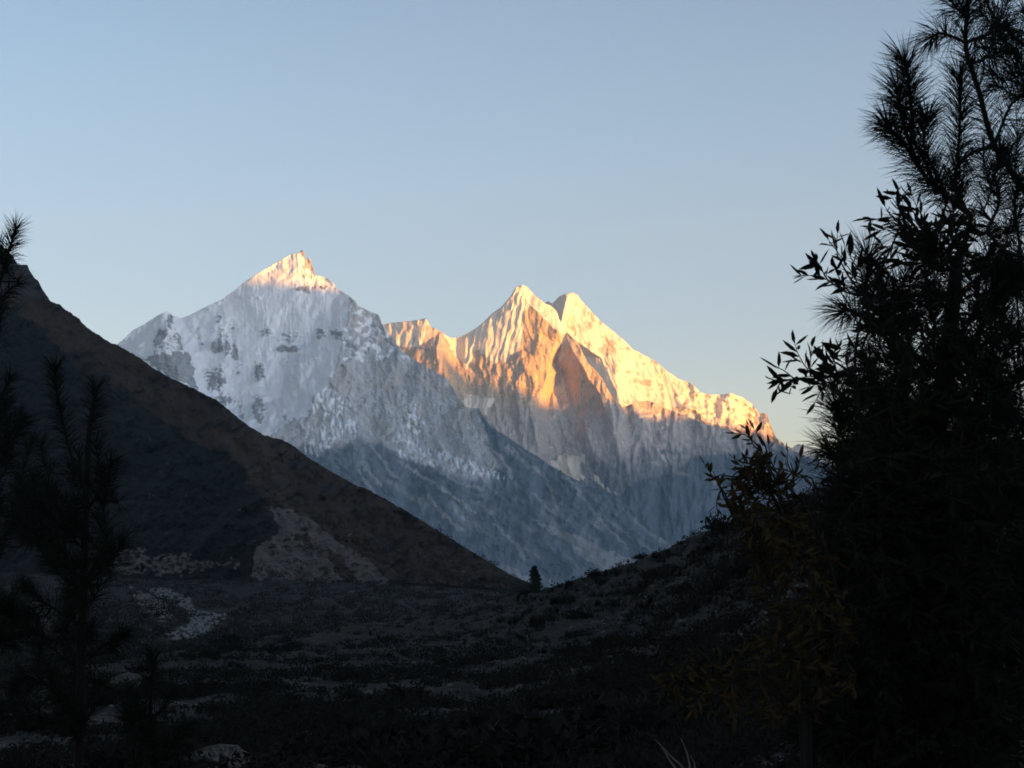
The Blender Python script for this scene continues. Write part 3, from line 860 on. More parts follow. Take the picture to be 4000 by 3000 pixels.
def needles(g, path, length, count, cover, width=.0031, spread=(22, 78), droop=.30):
    """Long pine needles along the last `cover` metres of a shoot, the densest at its tip."""
    path = np.asarray(path, float)
    seg = np.linalg.norm(np.diff(path, axis=0), axis=1)
    cum = np.concatenate([[0], np.cumsum(seg)])
    tot = cum[-1]
    cover = min(cover, tot)
    s = tot - cover * rng.random(count) ** 1.25
    base = np.stack([np.interp(s, cum, path[:, k]) for k in range(3)], 1)
    tan = unit(np.stack([np.interp(s, cum, np.gradient(path[:, k], cum)) for k in range(3)], 1))
    rnd = unit(np.cross(tan, rng.normal(size=(count, 3))))
    back = (tot - s) / cover
    ang = np.radians(spread[0] + (spread[1] - spread[0]) * (back * .6 + .4 * rng.random(count)))[:, None]
    d = unit(tan * np.cos(ang) + rnd * np.sin(ang))
    L = (length * (.65 + .5 * rng.random(count)))[:, None]
    dr = np.array([0, 0, -1.0]) * droop
    mid = base + d * L * .5
    tip = base + unit(d + dr * rng.random((count, 1))) * L
    side = unit(np.cross(d, rng.normal(size=(count, 3)))) * width / 2
    v = np.stack([base - side, base + side, mid - side, mid + side, tip], 1)
    o = np.arange(count)[:, None] * 5
    f = np.concatenate([o + np.array([[0, 1, 3]]), o + np.array([[0, 3, 2]]), o + np.array([[2, 3, 4]])])
    g.add(v, f)


def leaf(g, base, d, L, W):
    """Pointed willow-like leaves, folded along the midrib and curling a little. base, d: (n, 3)."""
    n = len(base)
    d = unit(d)
    s = unit(np.cross(d, rng.normal(size=(n, 3))))
    nm = np.cross(d, s)
    L = np.asarray(L).reshape(-1, 1) * np.ones((n, 1))
    W = np.asarray(W).reshape(-1, 1) * np.ones((n, 1))
    curl = (rng.random((n, 1)) - .4) * .35
    p0 = base
    m1 = base + d * L * .33 + nm * L * curl * .12
    m2 = base + d * L * .68 + nm * L * curl * .45
    tip = base + d * L * .97 + nm * L * curl
    fold = nm * W * .22
    v = np.stack([p0, m1, m1 + s * W * .5 + fold, m1 - s * W * .5 + fold, m2, m2 + s * W * .38 + fold, m2 - s * W * .38 + fold, tip], 1)
    t = np.array([[0, 2, 1], [0, 1, 3], [1, 2, 5], [1, 5, 4], [1, 4, 6], [1, 6, 3], [4, 5, 7], [4, 7, 6]])
    g.add(v, (np.arange(n)[:, None, None] * 8 + t[None]).reshape(-1, 3))


def spray(gs, gl, path, L, W, step, r0=.003):
    """A leafy twig: a thin stem with leaves set alternately along it."""
    path = np.asarray(path, float)
    tube(gs, path, r0, r0 * .35, 4)
    seg = np.linalg.norm(np.diff(path, axis=0), axis=1)
    cum = np.concatenate([[0], np.cumsum(seg)])
    s = np.arange(cum[-1] * .12, cum[-1], step)
    s = s + (rng.random(len(s)) - .5) * step * .8
    s = np.concatenate([s, [cum[-1] * .995]])
    base = np.stack([np.interp(s, cum, path[:, k]) for k in range(3)], 1)
    tan = unit(np.stack([np.interp(s, cum, np.gradient(path[:, k], cum)) for k in range(3)], 1))
    rnd = unit(np.cross(tan, rng.normal(size=(len(s), 3))))
    a = np.radians(25 + 45 * rng.random((len(s), 1)))
    a[-1] = .1
    d = tan * np.cos(a) + rnd * np.sin(a) + np.array([0, 0, .12])
    k = .6 + .55 * rng.random(len(s))
    leaf(gl, base, d, L * k, W * k * (.8 + .4 * rng.random(len(s))))


def path_uv(pts, d0, d1=None, m=6):
    """A branch drawn through picture directions, at distances d0..d1."""
    d1 = d0 if d1 is None else d1
    dd_ = np.linspace(d0, d1, len(pts))
    a = np.array(pts, float)
    return smooth_path(P(a[:, 0], a[:, 1], dd_), m)


def r5(*p):
    return [(3000 + .6028 * x, .6028 * y) for x, y in p]


def r6(*p):
    return [(2900 + .663 * x, 900 + .663 * y) for x, y in p]


def rand_in(poly, n):
    a = np.array(poly, float)
    lo, hi = a.min(0), a.max(0)
    out = []
    while len(out) < n:
        q = lo + (hi - lo) * rng.random((4 * n, 2))
        k = inside(poly, q[:, 0], q[:, 1]) > .5
        out += list(q[k])
    return np.array(out[:n])


def root_at(name, x, y, label, cat, group=None):
    o = bpy.data.objects.new(name, None)
    o.empty_display_size = .3
    COL.objects.link(o)
    z = ground_z(x, y)
    o.location = (x, y, z)
    tag(o, label, cat, group)
    return o, np.array([x, y, z])


def pine(label, base_uv, base_d, trunk_pts, limbs, fills, nl, trunk_r=.06, name="pine_tree", cat="tree", dens=1.0):
    """trunk_pts: trunk in picture directions with one distance each; limbs: (pts, d0, d1, cover, count);
    fills: (polygon, count, dlo, dhi, size) further shoots growing from the nearest limb."""
    bx = P(base_uv, 2600, base_d)
    root, o = root_at(name, float(bx[0]), float(bx[1]), label, cat)
    tp = np.array([P(u, v, d) for u, v, d in trunk_pts])
    tp = np.concatenate([[o], tp])
    g = Geo()
    tpath = smooth_path(tp, 8)
    tube(g, tpath, trunk_r, trunk_r * .35, 9)
    g.build("trunk", m_bark, root, o, True)
    nodes = [tpath]
    paths = []
    for pts, d0, d1, cover, count, *_r in limbs:
        p = path_uv(pts, d0, d1)
        j = np.concatenate(nodes)
        k = np.argmin(((j - p[0]) ** 2).sum(1))
        if np.linalg.norm(j[k] - p[0]) > .02:
            p = np.concatenate([smooth_path([j[k], (j[k] + p[0]) / 2 + np.array([0, 0, -.03]), p[0]], 4)[:-1], p])
        nodes.append(p)
        paths.append((p, cover, count, _r[0] if _r else .010))
    main = [dict(t=[(p, r, r * .45)], n=[(p, cover, count)]) for p, cover, count, r in paths]
    for poly, cnt, dlo, dhi, size in fills:
        for (u, v) in rand_in(poly, cnt):
            tip = P(u, v, dlo + (dhi - dlo) * rng.random())
            best = min(range(len(paths)), key=lambda i: ((paths[i][0] - tip) ** 2).sum(1).min() + (0 if len(paths[i][0]) > 3 else 9))
            bp = paths[best][0]
            k = np.argmin(((bp - tip + np.array([0, 0, .12])) ** 2).sum(1))
            dv = tip - bp[k]
            ln = np.linalg.norm(dv)
            sd = np.array([rng.normal(), rng.normal(), 0]) * .05
            end = tip + dv / max(ln, .01) * .05 * size + np.array([rng.normal() * .03 - .01, rng.normal() * .03, .06 + .06 * rng.random()]) * size
            sp = smooth_path([bp[k], bp[k] + .4 * dv + sd - np.array([0, 0, .03]), bp[k] + .8 * dv + sd * .6 - np.array([0, 0, .02]), end], 5)
            main[best]["t"].append((sp, .0055 * size, .0028))
            main[best]["n"].append((sp, .26 * size, int(130 * dens * size)))
    for b in main:
        gb, gn = Geo(), Geo()
        for p, ra, rb in b["t"]:
            tube(gb, p, ra, rb, 5)
        for p, cover, count in b["n"]:
            if count:
                needles(gn, p, nl, int(count * 1.3), cover)
        br = gb.build("branch", m_bark, root, o, True)
        if gn.n:
            gn.build("needles", m_needle, br, o)
    return root


def shrub(name, label, cat, base_uv, base_d, stems, sprays, fills, L, W, mat, step=.02, group=None, stem_r=.012):
    bx = P(base_uv, 2600, base_d)
    root, o = root_at(name, float(bx[0]), float(bx[1]), label, cat, group)
    nodes = []
    stem_objs = []
    for pts, d0, d1 in stems:
        p = path_uv(pts, d0, d1, 8)
        p = np.concatenate([smooth_path([o + np.array([rng.normal() * .05, rng.normal() * .05, -.05]), .6 * o + .4 * p[0] + np.array([.03, 0, .1]), p[0]], 5)[:-1], p])
        gs = Geo()
        tube(gs, p, stem_r, .004, 6)
        gs.build("stem", m_bark, root, o, True)
        nodes.append(p)
    nd = np.concatenate(nodes)
    gs, gl = Geo(), Geo()
    for pts, d0, d1 in sprays:
        p = path_uv(pts, d0, d1)
        k = np.argmin(((nd - p[0]) ** 2).sum(1))
        tube(gs, smooth_path([nd[k], .5 * (nd[k] + p[0]) + np.array([0, 0, -.02]), p[0]], 5), .005, .003, 4)
        spray(gs, gl, p, L, W, step)
    for poly, cnt, dlo, dhi, size in fills:
        for (u, v) in rand_in(poly, cnt):
            tip = P(u, v, dlo + (dhi - dlo) * rng.random())
            k = np.argmin(((nd - tip) ** 2).sum(1))
            dv = unit(tip - nd[k])
            st = tip - dv * min(.30 * size, np.linalg.norm(tip - nd[k]) * .7) + rng.normal(size=3) * .04
            if np.linalg.norm(st - nd[k]) > .05:
                tube(gs, smooth_path([nd[k], .5 * (nd[k] + st) + rng.normal(size=3) * .03, st], 4), .004, .003, 3)
            spray(gs, gl, smooth_path([st, .5 * (st + tip) + rng.normal(size=3) * .03, tip + np.array([0, 0, -.02])], 4), L, W, step * 1.1)
    tw = gs.build("twigs", m_bark, root, o)
    gl.build("foliage", mat, root, o)
    return root


# ------------------------------------------------------------------ right foreground: pines
pine("tall pine reaching up out of the top right corner, long needles against the sky", 4280, 9.6,
     [(4290, 2600, 9.6), (4260, 1900, 9.5), (4230, 1250, 9.4), (4300, 500, 9.4), (4350, -300, 9.4)],
     [(r5((1900, 1500), (1659, 1230), (1540, 1050), (1470, 950), (1420, 800), (1370, 600), (1310, 420), (1280, 270), (1290, 100), (1310, -60), (1330, -230)), 9.3, 9.0, 1.1, 620, .018),
      (r5((1470, 950), (1490, 880), (1570, 690), (1640, 620), (1720, 480)), 9.0, 9.1, .32, 190),
      (r5((1800, 420), (1659, 290), (1500, 150), (1420, 20), (1360, -150)), 9.4, 9.2, .6, 330, .012),
      (r5((1280, 275), (1190, 235), (1110, 215), (1060, 245)), 9.0, 8.9, .16, 150),
      (r5((1285, 275), (1380, 240), (1480, 205), (1560, 170)), 9.0, 9.1, .2, 150),
      (r5((1290, 100), (1230, 60), (1170, -20)), 9.0, 8.9, .2, 150),
      (r5((1310, 420), (1400, 380), (1520, 330)), 9.0, 9.2, .2, 120),
      (r5((1900, 700), (1750, 560), (1640, 420), (1600, 330)), 9.3, 9.3, .25, 170),
      ([(4250, 1500), (4420, 1380), (4600, 1350)], 9.4, 9.2, .4, 240), ([(4230, 1250), (4080, 1120), (3990, 1080)], 9.4, 9.6, .35, 220), ([(4260, 900), (4480, 760), (4700, 700)], 9.4, 9.6, .4, 240), ([(4260, 1900), (4500, 1800), (4750, 1820)], 9.5, 9.2, .4, 240), ([(4300, 500), (4480, 350), (4620, 260)], 9.4, 9.3, .4, 240), ([(4270, 2150), (4120, 2040), (4020, 1990)], 9.5, 9.9, .35, 200),
      (r5((1450, 945), (1330, 985), (1230, 1050), (1240, 900), (1245, 700), (1240, 500)), 9.0, 8.8, .45, 420)],
     [([(3830, 0), (4060, 0), (4060, 700), (3960, 620), (3880, 400)], 10, 9.0, 9.8, .9), ([(4100, 300), (4750, 300), (4800, 2000), (4120, 2000)], 34, 9.0, 9.9, 1.0)], .17, trunk_r=.10, dens=1.0)

pine("bushy young pine with upright candle shoots in the dark thicket on the right", 3560, 8.6,
     [(3560, 2900, 8.6), (3580, 2300, 8.6), (3640, 1800, 8.6), (3700, 1400, 8.7), (3740, 1000, 8.7)],
     [(r5((1320, 1400), (1200, 1300), (1050, 1180), (960, 1050), (880, 930), (800, 850), (765, 810)), 8.7, 8.3, .55, 560, .014),
      (r5((1080, 1200), (1000, 1000), (940, 900), (930, 700), (910, 520), (888, 400)), 8.6, 8.3, .38, 400, .011),
      (r5((960, 1050), (890, 840), (860, 700), (840, 575)), 8.5, 8.2, .26, 280),
      (r5((1160, 1290), (1120, 1190), (1050, 1050), (1010, 940), (1030, 760)), 8.6, 8.5, .35, 320),
      (r5((1300, 1400), (1220, 1200), (1230, 1040)), 8.7, 8.7, .2, 160),
      (r5((1420, 1500), (1500, 1300), (1470, 1120), (1540, 1010)), 8.8, 8.9, .3, 250),
      (r5((1640, 1659), (1620, 1500), (1600, 1330), (1640, 1160)), 8.9, 9.1, .35, 240),
      (r6((900, 700), (760, 520), (735, 400), (735, 260), (738, 150)), 8.7, 8.4, .30, 260, .011),
      (r6((760, 560), (700, 510), (640, 470), (590, 480)), 8.5, 8.3, .17, 190),
      (r6((800, 1600), (640, 1400), (620, 1320), (570, 1150), (550, 1030)), 8.6, 8.3, .34, 330, .011),
      (r6((640, 1420), (560, 1330), (490, 1290)), 8.5, 8.3, .17, 170),
      (r6((1100, 1500), (980, 1300), (900, 1100), (880, 980)), 8.8, 8.8, .3, 200),
      ([(3560, 2300), (3700, 2100), (3850, 1900), (3950, 1650)], 8.7, 8.9, .3, 200, .012),
      ([(3560, 2600), (3450, 2350), (3380, 2150), (3330, 1980)], 8.6, 8.4, .3, 200, .012),
      ([(3570, 2700), (3750, 2500), (3900, 2300), (4000, 2150)], 8.6, 8.6, .3, 200, .012),
      ([(3560, 2850), (3400, 2700), (3280, 2550), (3230, 2400)], 8.5, 8.2, .3, 200, .012)],
     [([(3620, 720), (3740, 600), (3900, 700), (4040, 780), (4040, 1250), (3640, 1150), (3540, 900)], 15, 8.5, 9.2, 1.0),
      ([(3430, 1100), (4040, 1100), (4040, 1900), (3330, 1850), (3300, 1650), (3400, 1400)], 76, 8.4, 9.3, 1.1),
      ([(3290, 1740), (4040, 1700), (4040, 3000), (3150, 3000), (3220, 2300)], 150, 8.0, 9.0, 1.2)], .168, trunk_r=.08)

# ------------------------------------------------------------------ right foreground: broad-leaved shrubs
shrub("willow_shrub", "dark willow shrub whose leafy sprays stick out against the sky on the right", "shrub", 3480, 8.0,
      [([(3480, 2600), (3440, 2100), (3460, 1700), (3560, 1300), (3640, 1000)], 8.0, 8.1),
       ([(3460, 2500), (3380, 2000), (3360, 1650), (3340, 1400), (3380, 1150)], 7.9, 7.7),
       ([(3500, 2500), (3600, 2000), (3760, 1600), (3860, 1300)], 8.0, 8.2)],
      [(r6((760, 420), (700, 350), (640, 240), (600, 190), (570, 140), (540, 100), (510, 60)), 7.8, 7.6),
       (r6((560, 150), (555, 90), (560, 20)), 7.65, 7.6), (r6((700, 250), (650, 180), (610, 110)), 7.7, 7.7),
       (r6((680, 370), (620, 330), (550, 310), (500, 290), (420, 265), (345, 276)), 7.8, 7.5),
       (r6((500, 290), (460, 220), (440, 180)), 7.6, 7.5), (r6((590, 320), (560, 260), (540, 220)), 7.7, 7.6),
       (r6((720, 850), (650, 850), (580, 855), (500, 860), (400, 860), (300, 875), (215, 885)), 7.7, 7.4),
       (r6((420, 855), (370, 800), (330, 730), (310, 670)), 7.5, 7.4), (r6((400, 860), (400, 770), (410, 690)), 7.5, 7.4),
       (r6((300, 870), (250, 830), (195, 800)), 7.45, 7.4), (r6((240, 880), (210, 920), (200, 950)), 7.45, 7.4), (r6((300, 870), (290, 900), (285, 925)), 7.45, 7.4),
       (r6((560, 855), (545, 780), (530, 700)), 7.6, 7.5), (r6((640, 850), (620, 800), (570, 760)), 7.6, 7.6), (r6((520, 860), (500, 810), (470, 770)), 7.55, 7.5),
       (r6((640, 870), (560, 890), (480, 900), (400, 920)), 7.65, 7.5), (r6((500, 895), (460, 950), (430, 1010)), 7.55, 7.5),
       (r6((720, 700), (660, 710), (600, 700), (570, 715)), 7.7, 7.6),
       (r5((1000, 1560), (900, 1480), (800, 1440), (720, 1420), (670, 1415)), 7.8, 7.7), (r5((960, 1480), (880, 1400), (830, 1320), (800, 1270)), 7.8, 7.7),
       (r5((980, 1420), (900, 1320), (850, 1250)), 7.8, 7.8), (r5((980, 1600), (880, 1520), (780, 1490), (700, 1495)), 7.8, 7.7), (r5((1000, 1640), (900, 1600), (800, 1600), (720, 1590)), 7.8, 7.7),
       (r5((1000, 1400), (960, 1330), (930, 1260)), 7.9, 7.9), (r5((860, 1460), (790, 1390), (760, 1340)), 7.75, 7.7)],
      [([(3560, 800), (3700, 780), (3900, 900), (3950, 1500), (3760, 1900), (3230, 1880), (3330, 1500), (3310, 1400), (3390, 1150), (3450, 980)], 185, 7.7, 8.5, 1.0),
       ([(3260, 1740), (4050, 1720), (4050, 3050), (3050, 3050), (3130, 2600), (3260, 2250)], 380, 7.3, 8.3, 1.2)], .082, .0195, m_leaf, step=.018)

shrub("autumn_shrub", "thin shrub with curled yellow-brown autumn leaves left of the dark thicket", "shrub", 3120, 7.2,
      [([(3150, 2800), (3180, 2350), (3120, 2170), (3049, 1999), (2990, 1880), (2950, 1780)], 7.2, 7.1),
       ([(3140, 2800), (3080, 2500), (2980, 2200), (2900, 2050)], 7.1, 7.0),
       ([(3130, 2800), (3000, 2650), (2800, 2600), (2640, 2640)], 7.0, 6.8),
       ([(3160, 2800), (3280, 2500), (3240, 2200), (3130, 1950)], 7.2, 7.2)],
      [(R2((1760, 1080), (1720, 1020), (1690, 980), (1665, 945)), 7.0, 6.95), (R2((1740, 1060), (1720, 1120), (1725, 1180)), 7.0, 6.95), (R2((1800, 1000), (1740, 990), (1700, 1010)), 7.0, 6.95),
       (R2((1960, 900), (1900, 850), (1880, 800), (1870, 750)), 7.1, 7.0), (R2((1920, 850), (1860, 800), (1810, 790)), 7.05, 7.0), (R2((1960, 880), (1950, 840), (1920, 800), (1900, 775)), 7.1, 7.05),
       (R2((2020, 1000), (1980, 920), (1970, 850)), 7.1, 7.1), (R2((2080, 980), (2060, 930), (2060, 880)), 7.1, 7.1), (R2((2080, 1020), (2110, 960), (2120, 910)), 7.1, 7.1), (R2((1880, 1000), (1830, 940), (1800, 910)), 7.05, 7.0)],
      [([(2830, 1900), (2900, 1760), (2960, 1740), (3050, 1800), (3110, 1900), (3160, 2000), (3060, 2150), (2900, 2100)], 62, 6.9, 7.3, .8),
       ([(2900, 2050), (3160, 2000), (3300, 2250), (3350, 2700), (2950, 2850), (2850, 2600), (2960, 2350)], 130, 6.8, 7.4, 1.0),
       ([(2540, 2640), (2660, 2600), (2860, 2580), (2880, 2800), (2650, 2740)], 26, 6.7, 6.9, .7)], .050, .0135, m_yleaf, step=.018)

# ------------------------------------------------------------------ left foreground: pines
pine("pine at the left edge whose needle tuft stands up against the sky", -120, 11.5,
     [(-130, 2600, 11.5), (-150, 1900, 11.5), (-130, 1500, 11.5)],
     [([(-120, 1550), (-60, 1300), (0, 1100), (36, 976), (63, 890), (52, 800)][:5], 11.5, 11.3, .30, 250, .014),
      ([(-110, 1400), (-40, 1250), (20, 1150), (70, 1110)], 11.4, 11.3, .25, 150),
      ([(-120, 1900), (-60, 1700), (0, 1560), (40, 1480)], 11.4, 11.3, .3, 150),
      ([(-120, 2300), (-30, 2150), (50, 2050)], 11.4, 11.3, .3, 150)],
     [([(-100, 1000), (20, 1050), (60, 1300), (-100, 1500)], 5, 11.2, 11.6, 1.0), ([(-100, 1500), (90, 1500), (160, 2400), (-100, 2800)], 34, 11.2, 11.6, 1.1)], .125, trunk_r=.06)

pine("slim dark pine sapling standing in front of the left hill", 300, 10.8,
     [(308, 2943, 10.8), (320, 2500, 10.8), (335, 2000, 10.8), (348, 1700, 10.8), (372, 1540, 10.8)],
     [([(350, 1700), (366, 1600), (374, 1520)], 10.8, 10.8, .3, 190), ([(340, 1950), (270, 1750), (225, 1550), (212, 1440)], 10.8, 10.7, .45, 330, .010),
      ([(335, 2000), (400, 1900), (440, 1800)], 10.8, 10.7, .25, 150), ([(330, 2150), (230, 2050), (150, 1960)], 10.8, 10.6, .3, 170), ([(325, 2300), (420, 2200), (480, 2120)], 10.8, 10.7, .25, 150),
      ([(318, 2450), (200, 2370), (100, 2300)], 10.8, 10.6, .3, 170), ([(315, 2600), (410, 2520), (490, 2480)], 10.8, 10.7, .25, 150), ([(312, 2750), (200, 2680), (90, 2640)], 10.8, 10.6, .3, 170)],
     [([(160, 1760), (420, 1800), (470, 2050), (470, 2900), (-40, 2900), (40, 2000)], 58, 10.4, 11.1, 1.0)], .125, trunk_r=.03, name="pine_sapling", cat="sapling")

pine("smaller pine sapling to the right of the slim one near the bottom left", 575, 10.2,
     [(570, 3000, 10.2), (585, 2800, 10.2), (597, 2600, 10.2)],
     [([(592, 2700), (598, 2620), (597, 2560)], 10.2, 10.2, .25, 170), ([(580, 2850), (530, 2770), (500, 2700)], 10.2, 10.1, .2, 130), ([(582, 2820), (640, 2760), (680, 2690)], 10.2, 10.1, .2, 130), ([(572, 2960), (660, 2900), (720, 2850)], 10.2, 10.1, .2, 130)],
     [([(520, 2720), (660, 2720), (720, 3000), (460, 3000)], 12, 10.0, 10.4, .8)], .115, trunk_r=.018, name="pine_sapling", cat="sapling")

# bare pale twigs at the bottom
bx = P(2690, 2600, 7.5)
root, o = root_at("dry_shrub", float(bx[0]), float(bx[1]), "small leafless shrub of pale bare twigs at the bottom edge", "shrub")
for pts in [((775, 1420), (770, 1330), (755, 1260), (730, 1200)), ((775, 1420), (740, 1330), (690, 1280), (620, 1205)), ((770, 1400), (700, 1320), (660, 1260), (640, 1240)), ((775, 1400), (790, 1320), (770, 1270))]:
    p = path_uv([(2000 + .904 * x, 1800 + .904 * y) for x, y in pts], 7.5, 7.4)
    p = np.concatenate([smooth_path([o, .5 * (o + p[0]) + np.array([.04, 0, 0]), p[0]], 5)[:-1], p])
    g = Geo()
    tube(g, p, .007, .0012, 5)
    g.build("twig", m_twig, root, o, True)

# ------------------------------------------------------------------ hillside: scrub, bushes, stones, the tree on the crest
def clump(n, rad, h, lw, seed, up=.3):
    """A bush of n small leaf-like faces spread through an uneven dome."""
    r = np.random.default_rng(seed)
    d = unit(r.normal(size=(n, 3)))
    d[:, 2] = np.abs(d[:, 2])
    lob = 1 + .35 * np.sin(3 * np.arctan2(d[:, 1], d[:, 0]) + seed) + .25 * r.normal(size=n)
    p = d * (.45 + .55 * r.random((n, 1)) ** .6) * lob[:, None] * np.array([rad, rad, h])
    a = unit(d + r.normal(size=(n, 3)) * .8 + np.array([0, 0, up]))
    s = unit(np.cross(a, r.normal(size=(n, 3))))
    L = lw * (.6 + .8 * r.random((n, 1)))
    v = np.stack([p - s * L * .35, p + s * L * .35, p + a * L + s * L * .1], 1)
    return v.reshape(-1, 3), np.arange(3 * n).reshape(-1, 3)


def sample_rows(Gd, n, seed, ulo, uhi, dmin, weight=None):
    r = np.random.default_rng(seed)
    U, V, D, X = Gd["U"].ravel(), Gd["V"].ravel(), Gd["D"].ravel(), Gd["X"].reshape(-1, 3)
    k = np.where((U > ulo) & (U < uhi) & (D > dmin) & (V < 3150))[0]
    if weight is not None:
        w = weight(X[k])
        k = k[r.random(len(k)) < w]
    return X[r.choice(k, n)]


pn = lambda X: sstep(-.45, .35, fbm(X[:, 0] / 18, X[:, 1] / 30, 3, 901))
for nm, Gd, n, seed, size, lab in [("scrub", GS, 13000, 31, (.35, 1.1), "low dark scrub covering the stony hillside"), ("scrub", GV, 5200, 32, (1.4, 4.2), "dark scrub and low trees covering the valley floor"), ("scrub", GH, 2600, 34, (1.0, 3.4), "dark scrub along the foot of the left hill")]:
    g = Geo()
    r_ = np.random.default_rng(seed + 1)
    protos = [clump(32, 1, .75, .34, 40 + i) for i in range(6)]
    if Gd is GH:
        lowest = sample_rows(Gd, 60000, seed, -200, 2150, 20)
        pts_ = lowest[r_.random(len(lowest)) < sstep(90, -45, lowest[:, 2]) ** 2][:n]
    else:
        pts_ = sample_rows(Gd, n, seed, -200, 4100, 20, pn if Gd is GS else None)
    if Gd is not GS:
        rc = X.reshape(-1, 3)[used][::9]
        pts_ = np.array([p for p in pts_ if ((rc - p) ** 2).sum(1).min() > 9])
    r = np.random.default_rng(seed)
    for i, p in enumerate(pts_):
        v, f = protos[i % 6]
        s = size[0] + (size[1] - size[0]) * r.random() ** 2
        s *= min(1.0, .35 + p[1] / 250)
        a = r.random() * 6.28
        R = np.array([[math.cos(a), -math.sin(a), 0], [math.sin(a), math.cos(a), 0], [0, 0, 1]])
        g.add(v @ R.T * s + p, f)
    tag(g.build(nm, m_scrub if Gd is GS else m_scrub_far), lab, "scrub", kind="stuff")

ico_v, ico_f = None, None


def rock_mesh(seed, sub=2):
    import bmesh
    bm = bmesh.new()
    bmesh.ops.create_icosphere(bm, subdivisions=sub, radius=1)
    v = np.array([q.co[:] for q in bm.verts])
    f = np.array([[w.index for w in q.verts] for q in bm.faces])
    bm.free()
    r = np.random.default_rng(seed)
    for _ in range(7):
        d = unit(r.normal(size=3))
        c = .55 + .3 * r.random()
        k = v @ d
        v = v - np.where(k > c, k - c, 0)[:, None] * d
    v *= 1 + .05 * r.normal(size=(len(v), 1))
    return v * np.array([1.2, .9, .65]), f


g = Geo()
rocks = [rock_mesh(60 + i, 1) for i in range(6)]
r = np.random.default_rng(77)
for i, p in enumerate(sample_rows(GS, 2600, 33, -200, 4100, 18, lambda X: 1 - pn(X))):
    v, f = rocks[i % 6]
    s = (.10 + .30 * r.random() ** 3) * min(1.0, .3 + p[1] / 200)
    a = r.random() * 6.28
    R = np.array([[math.cos(a), -math.sin(a), 0], [math.sin(a), math.cos(a), 0], [0, 0, 1]])
    g.add(v @ R.T * s + p + np.array([0, 0, s * .15]), f)
tag(g.build("stones", m_stone), "pale loose stones strewn over the hillside", "stones", kind="stuff")

# single bushes
bush_src = []
for i in range(4):
    v, f = clump(420, 1, .8, .26, 200 + i)
    gg = Geo()
    gg.add(v, f)
    for k in range(5):
        a = k * 1.3 + i
        tube(gg, smooth_path([(0, 0, -.25), (.2 * math.cos(a), .2 * math.sin(a), .25), (.5 * math.cos(a), .5 * math.sin(a), .5)], 4), .03, .012, 4)
    bush_src.append(gg)
made = {}


def put_bush(i, p, s, h, label, group):
    i %= 4
    if i not in made:
        ob = bush_src[i].build("bush", m_scrub)
        made[i] = ob
    else:
        ob = made[i].copy()
        COL.objects.link(ob)
        for k in ("group",):
            if k in ob:
                del ob[k]
    ob.location = p
    ob.scale = (s, s, s * h)
    ob.rotation_euler = (0, 0, random.random() * 6.28)
    tag(ob, label, "bush", group)
    return ob


def on_side(u, v):
    k = np.argmin((GS["U"] - u) ** 2 + (GS["V"] - v) ** 2)
    return GS["X"].reshape(-1, 3)[k]


for i, (u, v, s, h, lab) in enumerate([(2320, 2250, 1.5, 1.1, "round dark bush on the crest just right of the lone conifer"), (2220, 2278, .9, .9, "small low bush on the crest beside the lone conifer"), (2055, 2318, 1.7, .9, "wide dark bush at the foot of the lone conifer, on its left"),
                                       (2805, 2058, 1.9, 1.2, "dark bush on the crest under the autumn shrub's leaves"), (2560, 2160, .8, .9, "tiny bush on the crest halfway up the slope"), (2660, 2122, .7, 1.0, "tiny bush on the crest close below the autumn shrub")]):
    put_bush(i, on_side(u, v + 8), s, h, lab, None)
for i, p in enumerate(sample_rows(GS, 90, 91, 300, 3000, 55, lambda X: sstep(.0, .6, fbm(X[:, 0] / 30, X[:, 1] / 40, 3, 905)))):
    put_bush(i, p + np.array([0, 0, -.1]), .7 + 1.1 * random.random(), .6 + .4 * random.random(), "low dark bush among the pale stones of the hillside", "bushes scattered over the hillside")

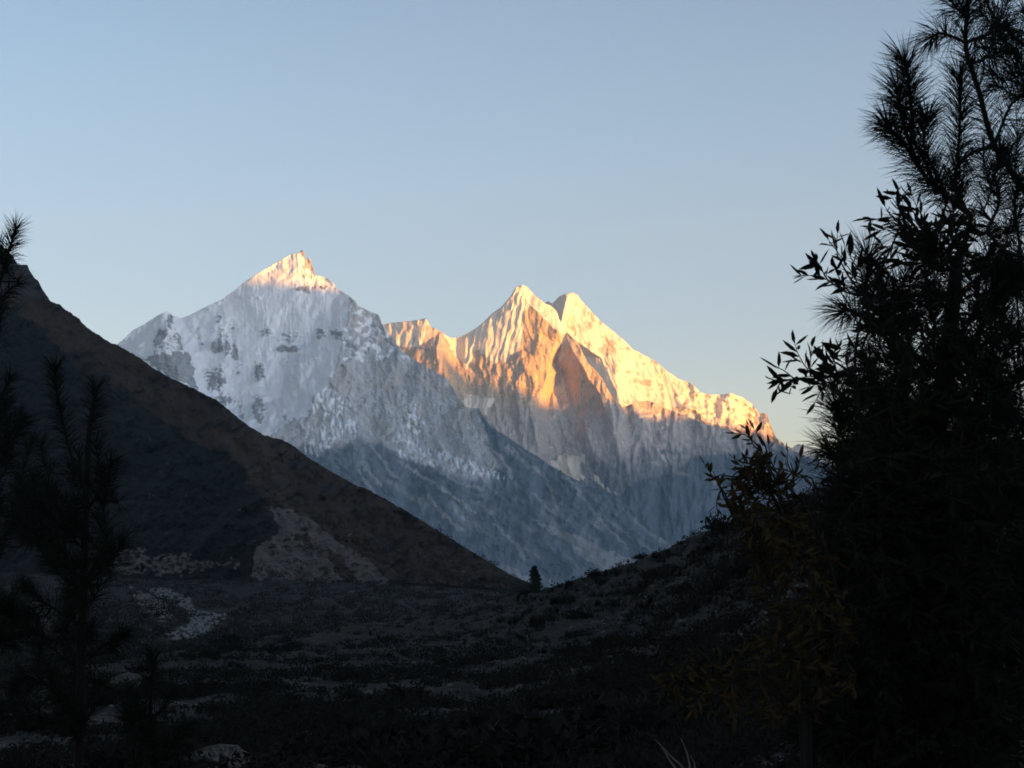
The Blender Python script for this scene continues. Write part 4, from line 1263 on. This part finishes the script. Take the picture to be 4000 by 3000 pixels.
# the conifer on the crest
p0 = on_side(2090, 2312)
root = bpy.data.objects.new("conifer_tree", None)
COL.objects.link(root)
root.location = p0
tag(root, "lone dark conifer standing on the crest where the two slopes meet", "tree")
g = Geo()
tube(g, smooth_path([(0, 0, -.3), (.05, 0, 2), (0, .05, 5.2)], 6), .16, .03, 7)
g.build("trunk", m_bark, root, smooth=True)
r = np.random.default_rng(5)
n = 2600
t = r.random(n) ** .8
hh = .35 + 5.5 * t
rad = (1.45 * (1 - t) ** .55 + .1) * np.where(t < .15, .55 + 3 * t, 1)
an = r.random(n) * 6.28
rr = rad * (r.random(n) ** .45) * (1 + .30 * np.sin(an * 3 + hh * 2.2) + .18 * np.sin(hh * 7))
p = np.stack([rr * np.cos(an) + .15 * np.sin(hh), rr * np.sin(an), hh], 1)
a = unit(np.stack([np.cos(an), np.sin(an), .5 + r.random(n)], 1))
s = unit(np.cross(a, r.normal(size=(n, 3))))
L = .30 * (.6 + .8 * r.random((n, 1)))
g = Geo()
g.add(np.stack([p - s * L * .35, p + s * L * .35, p + a * L], 1).reshape(-1, 3), np.arange(3 * n).reshape(-1, 3))
g.build("crown", m_conifer, root)

# boulders
for (u, v, w, hgt, lab) in [(850, 2965, 115, .62, "large pale boulder at the bottom edge left of the middle"), (500, 2650, 60, .8, "pale slab-like boulder on the lower left slope"), (395, 2800, 70, .5, "flat grey boulder low on the left, beside the pine sapling")]:
    q = on_side(u, v + 40)
    sc = w * K * q[1]
    vv, ff = rock_mesh(int(u), 3)
    vv = vv * (1 + .06 * fbm(vv[:, :1] * 3, vv[:, 1:2] * 3 + vv[:, 2:] * 2, 3, 9))
    ob = mesh_obj("boulder", vv * np.array([1, .9, hgt * 1.4]) * sc, ff, m_boulder, smooth=False)
    ob.location = q + np.array([0, 0, sc * .25])
    tag(ob, lab, "boulder")

# ------------------------------------------------------------------ the air between
HZ = (-15500, -8500, -790, 23500, 19500, 2900)
x0, y0, zz0, x1, y1, zz1 = HZ
hv = [(x, y, z) for z in (zz0, zz1) for y in (y0, y1) for x in (x0, x1)]
hf = [(0, 2, 3, 1), (4, 5, 7, 6), (0, 1, 5, 4), (2, 6, 7, 3), (0, 4, 6, 2), (1, 3, 7, 5)]
m_haze = bpy.data.materials.new("haze")
m_haze.use_nodes = True
hn, hl = m_haze.node_tree.nodes, m_haze.node_tree.links
hn.remove(hn["Principled BSDF"])
pv = hn.new("ShaderNodeVolumePrincipled")
pv.inputs["Color"].default_value = (.64, .83, 1, 1)
pv.inputs["Density"].default_value = 2.6e-5
pv.inputs["Anisotropy"].default_value = .35
hl.new(pv.outputs[0], hn["Material Output"].inputs["Volume"])
haze = mesh_obj("haze", np.array(hv, float), np.array(hf), m_haze, smooth=False)
tag(haze, "thin blue evening haze between the viewer and the mountains", "haze", kind="stuff")
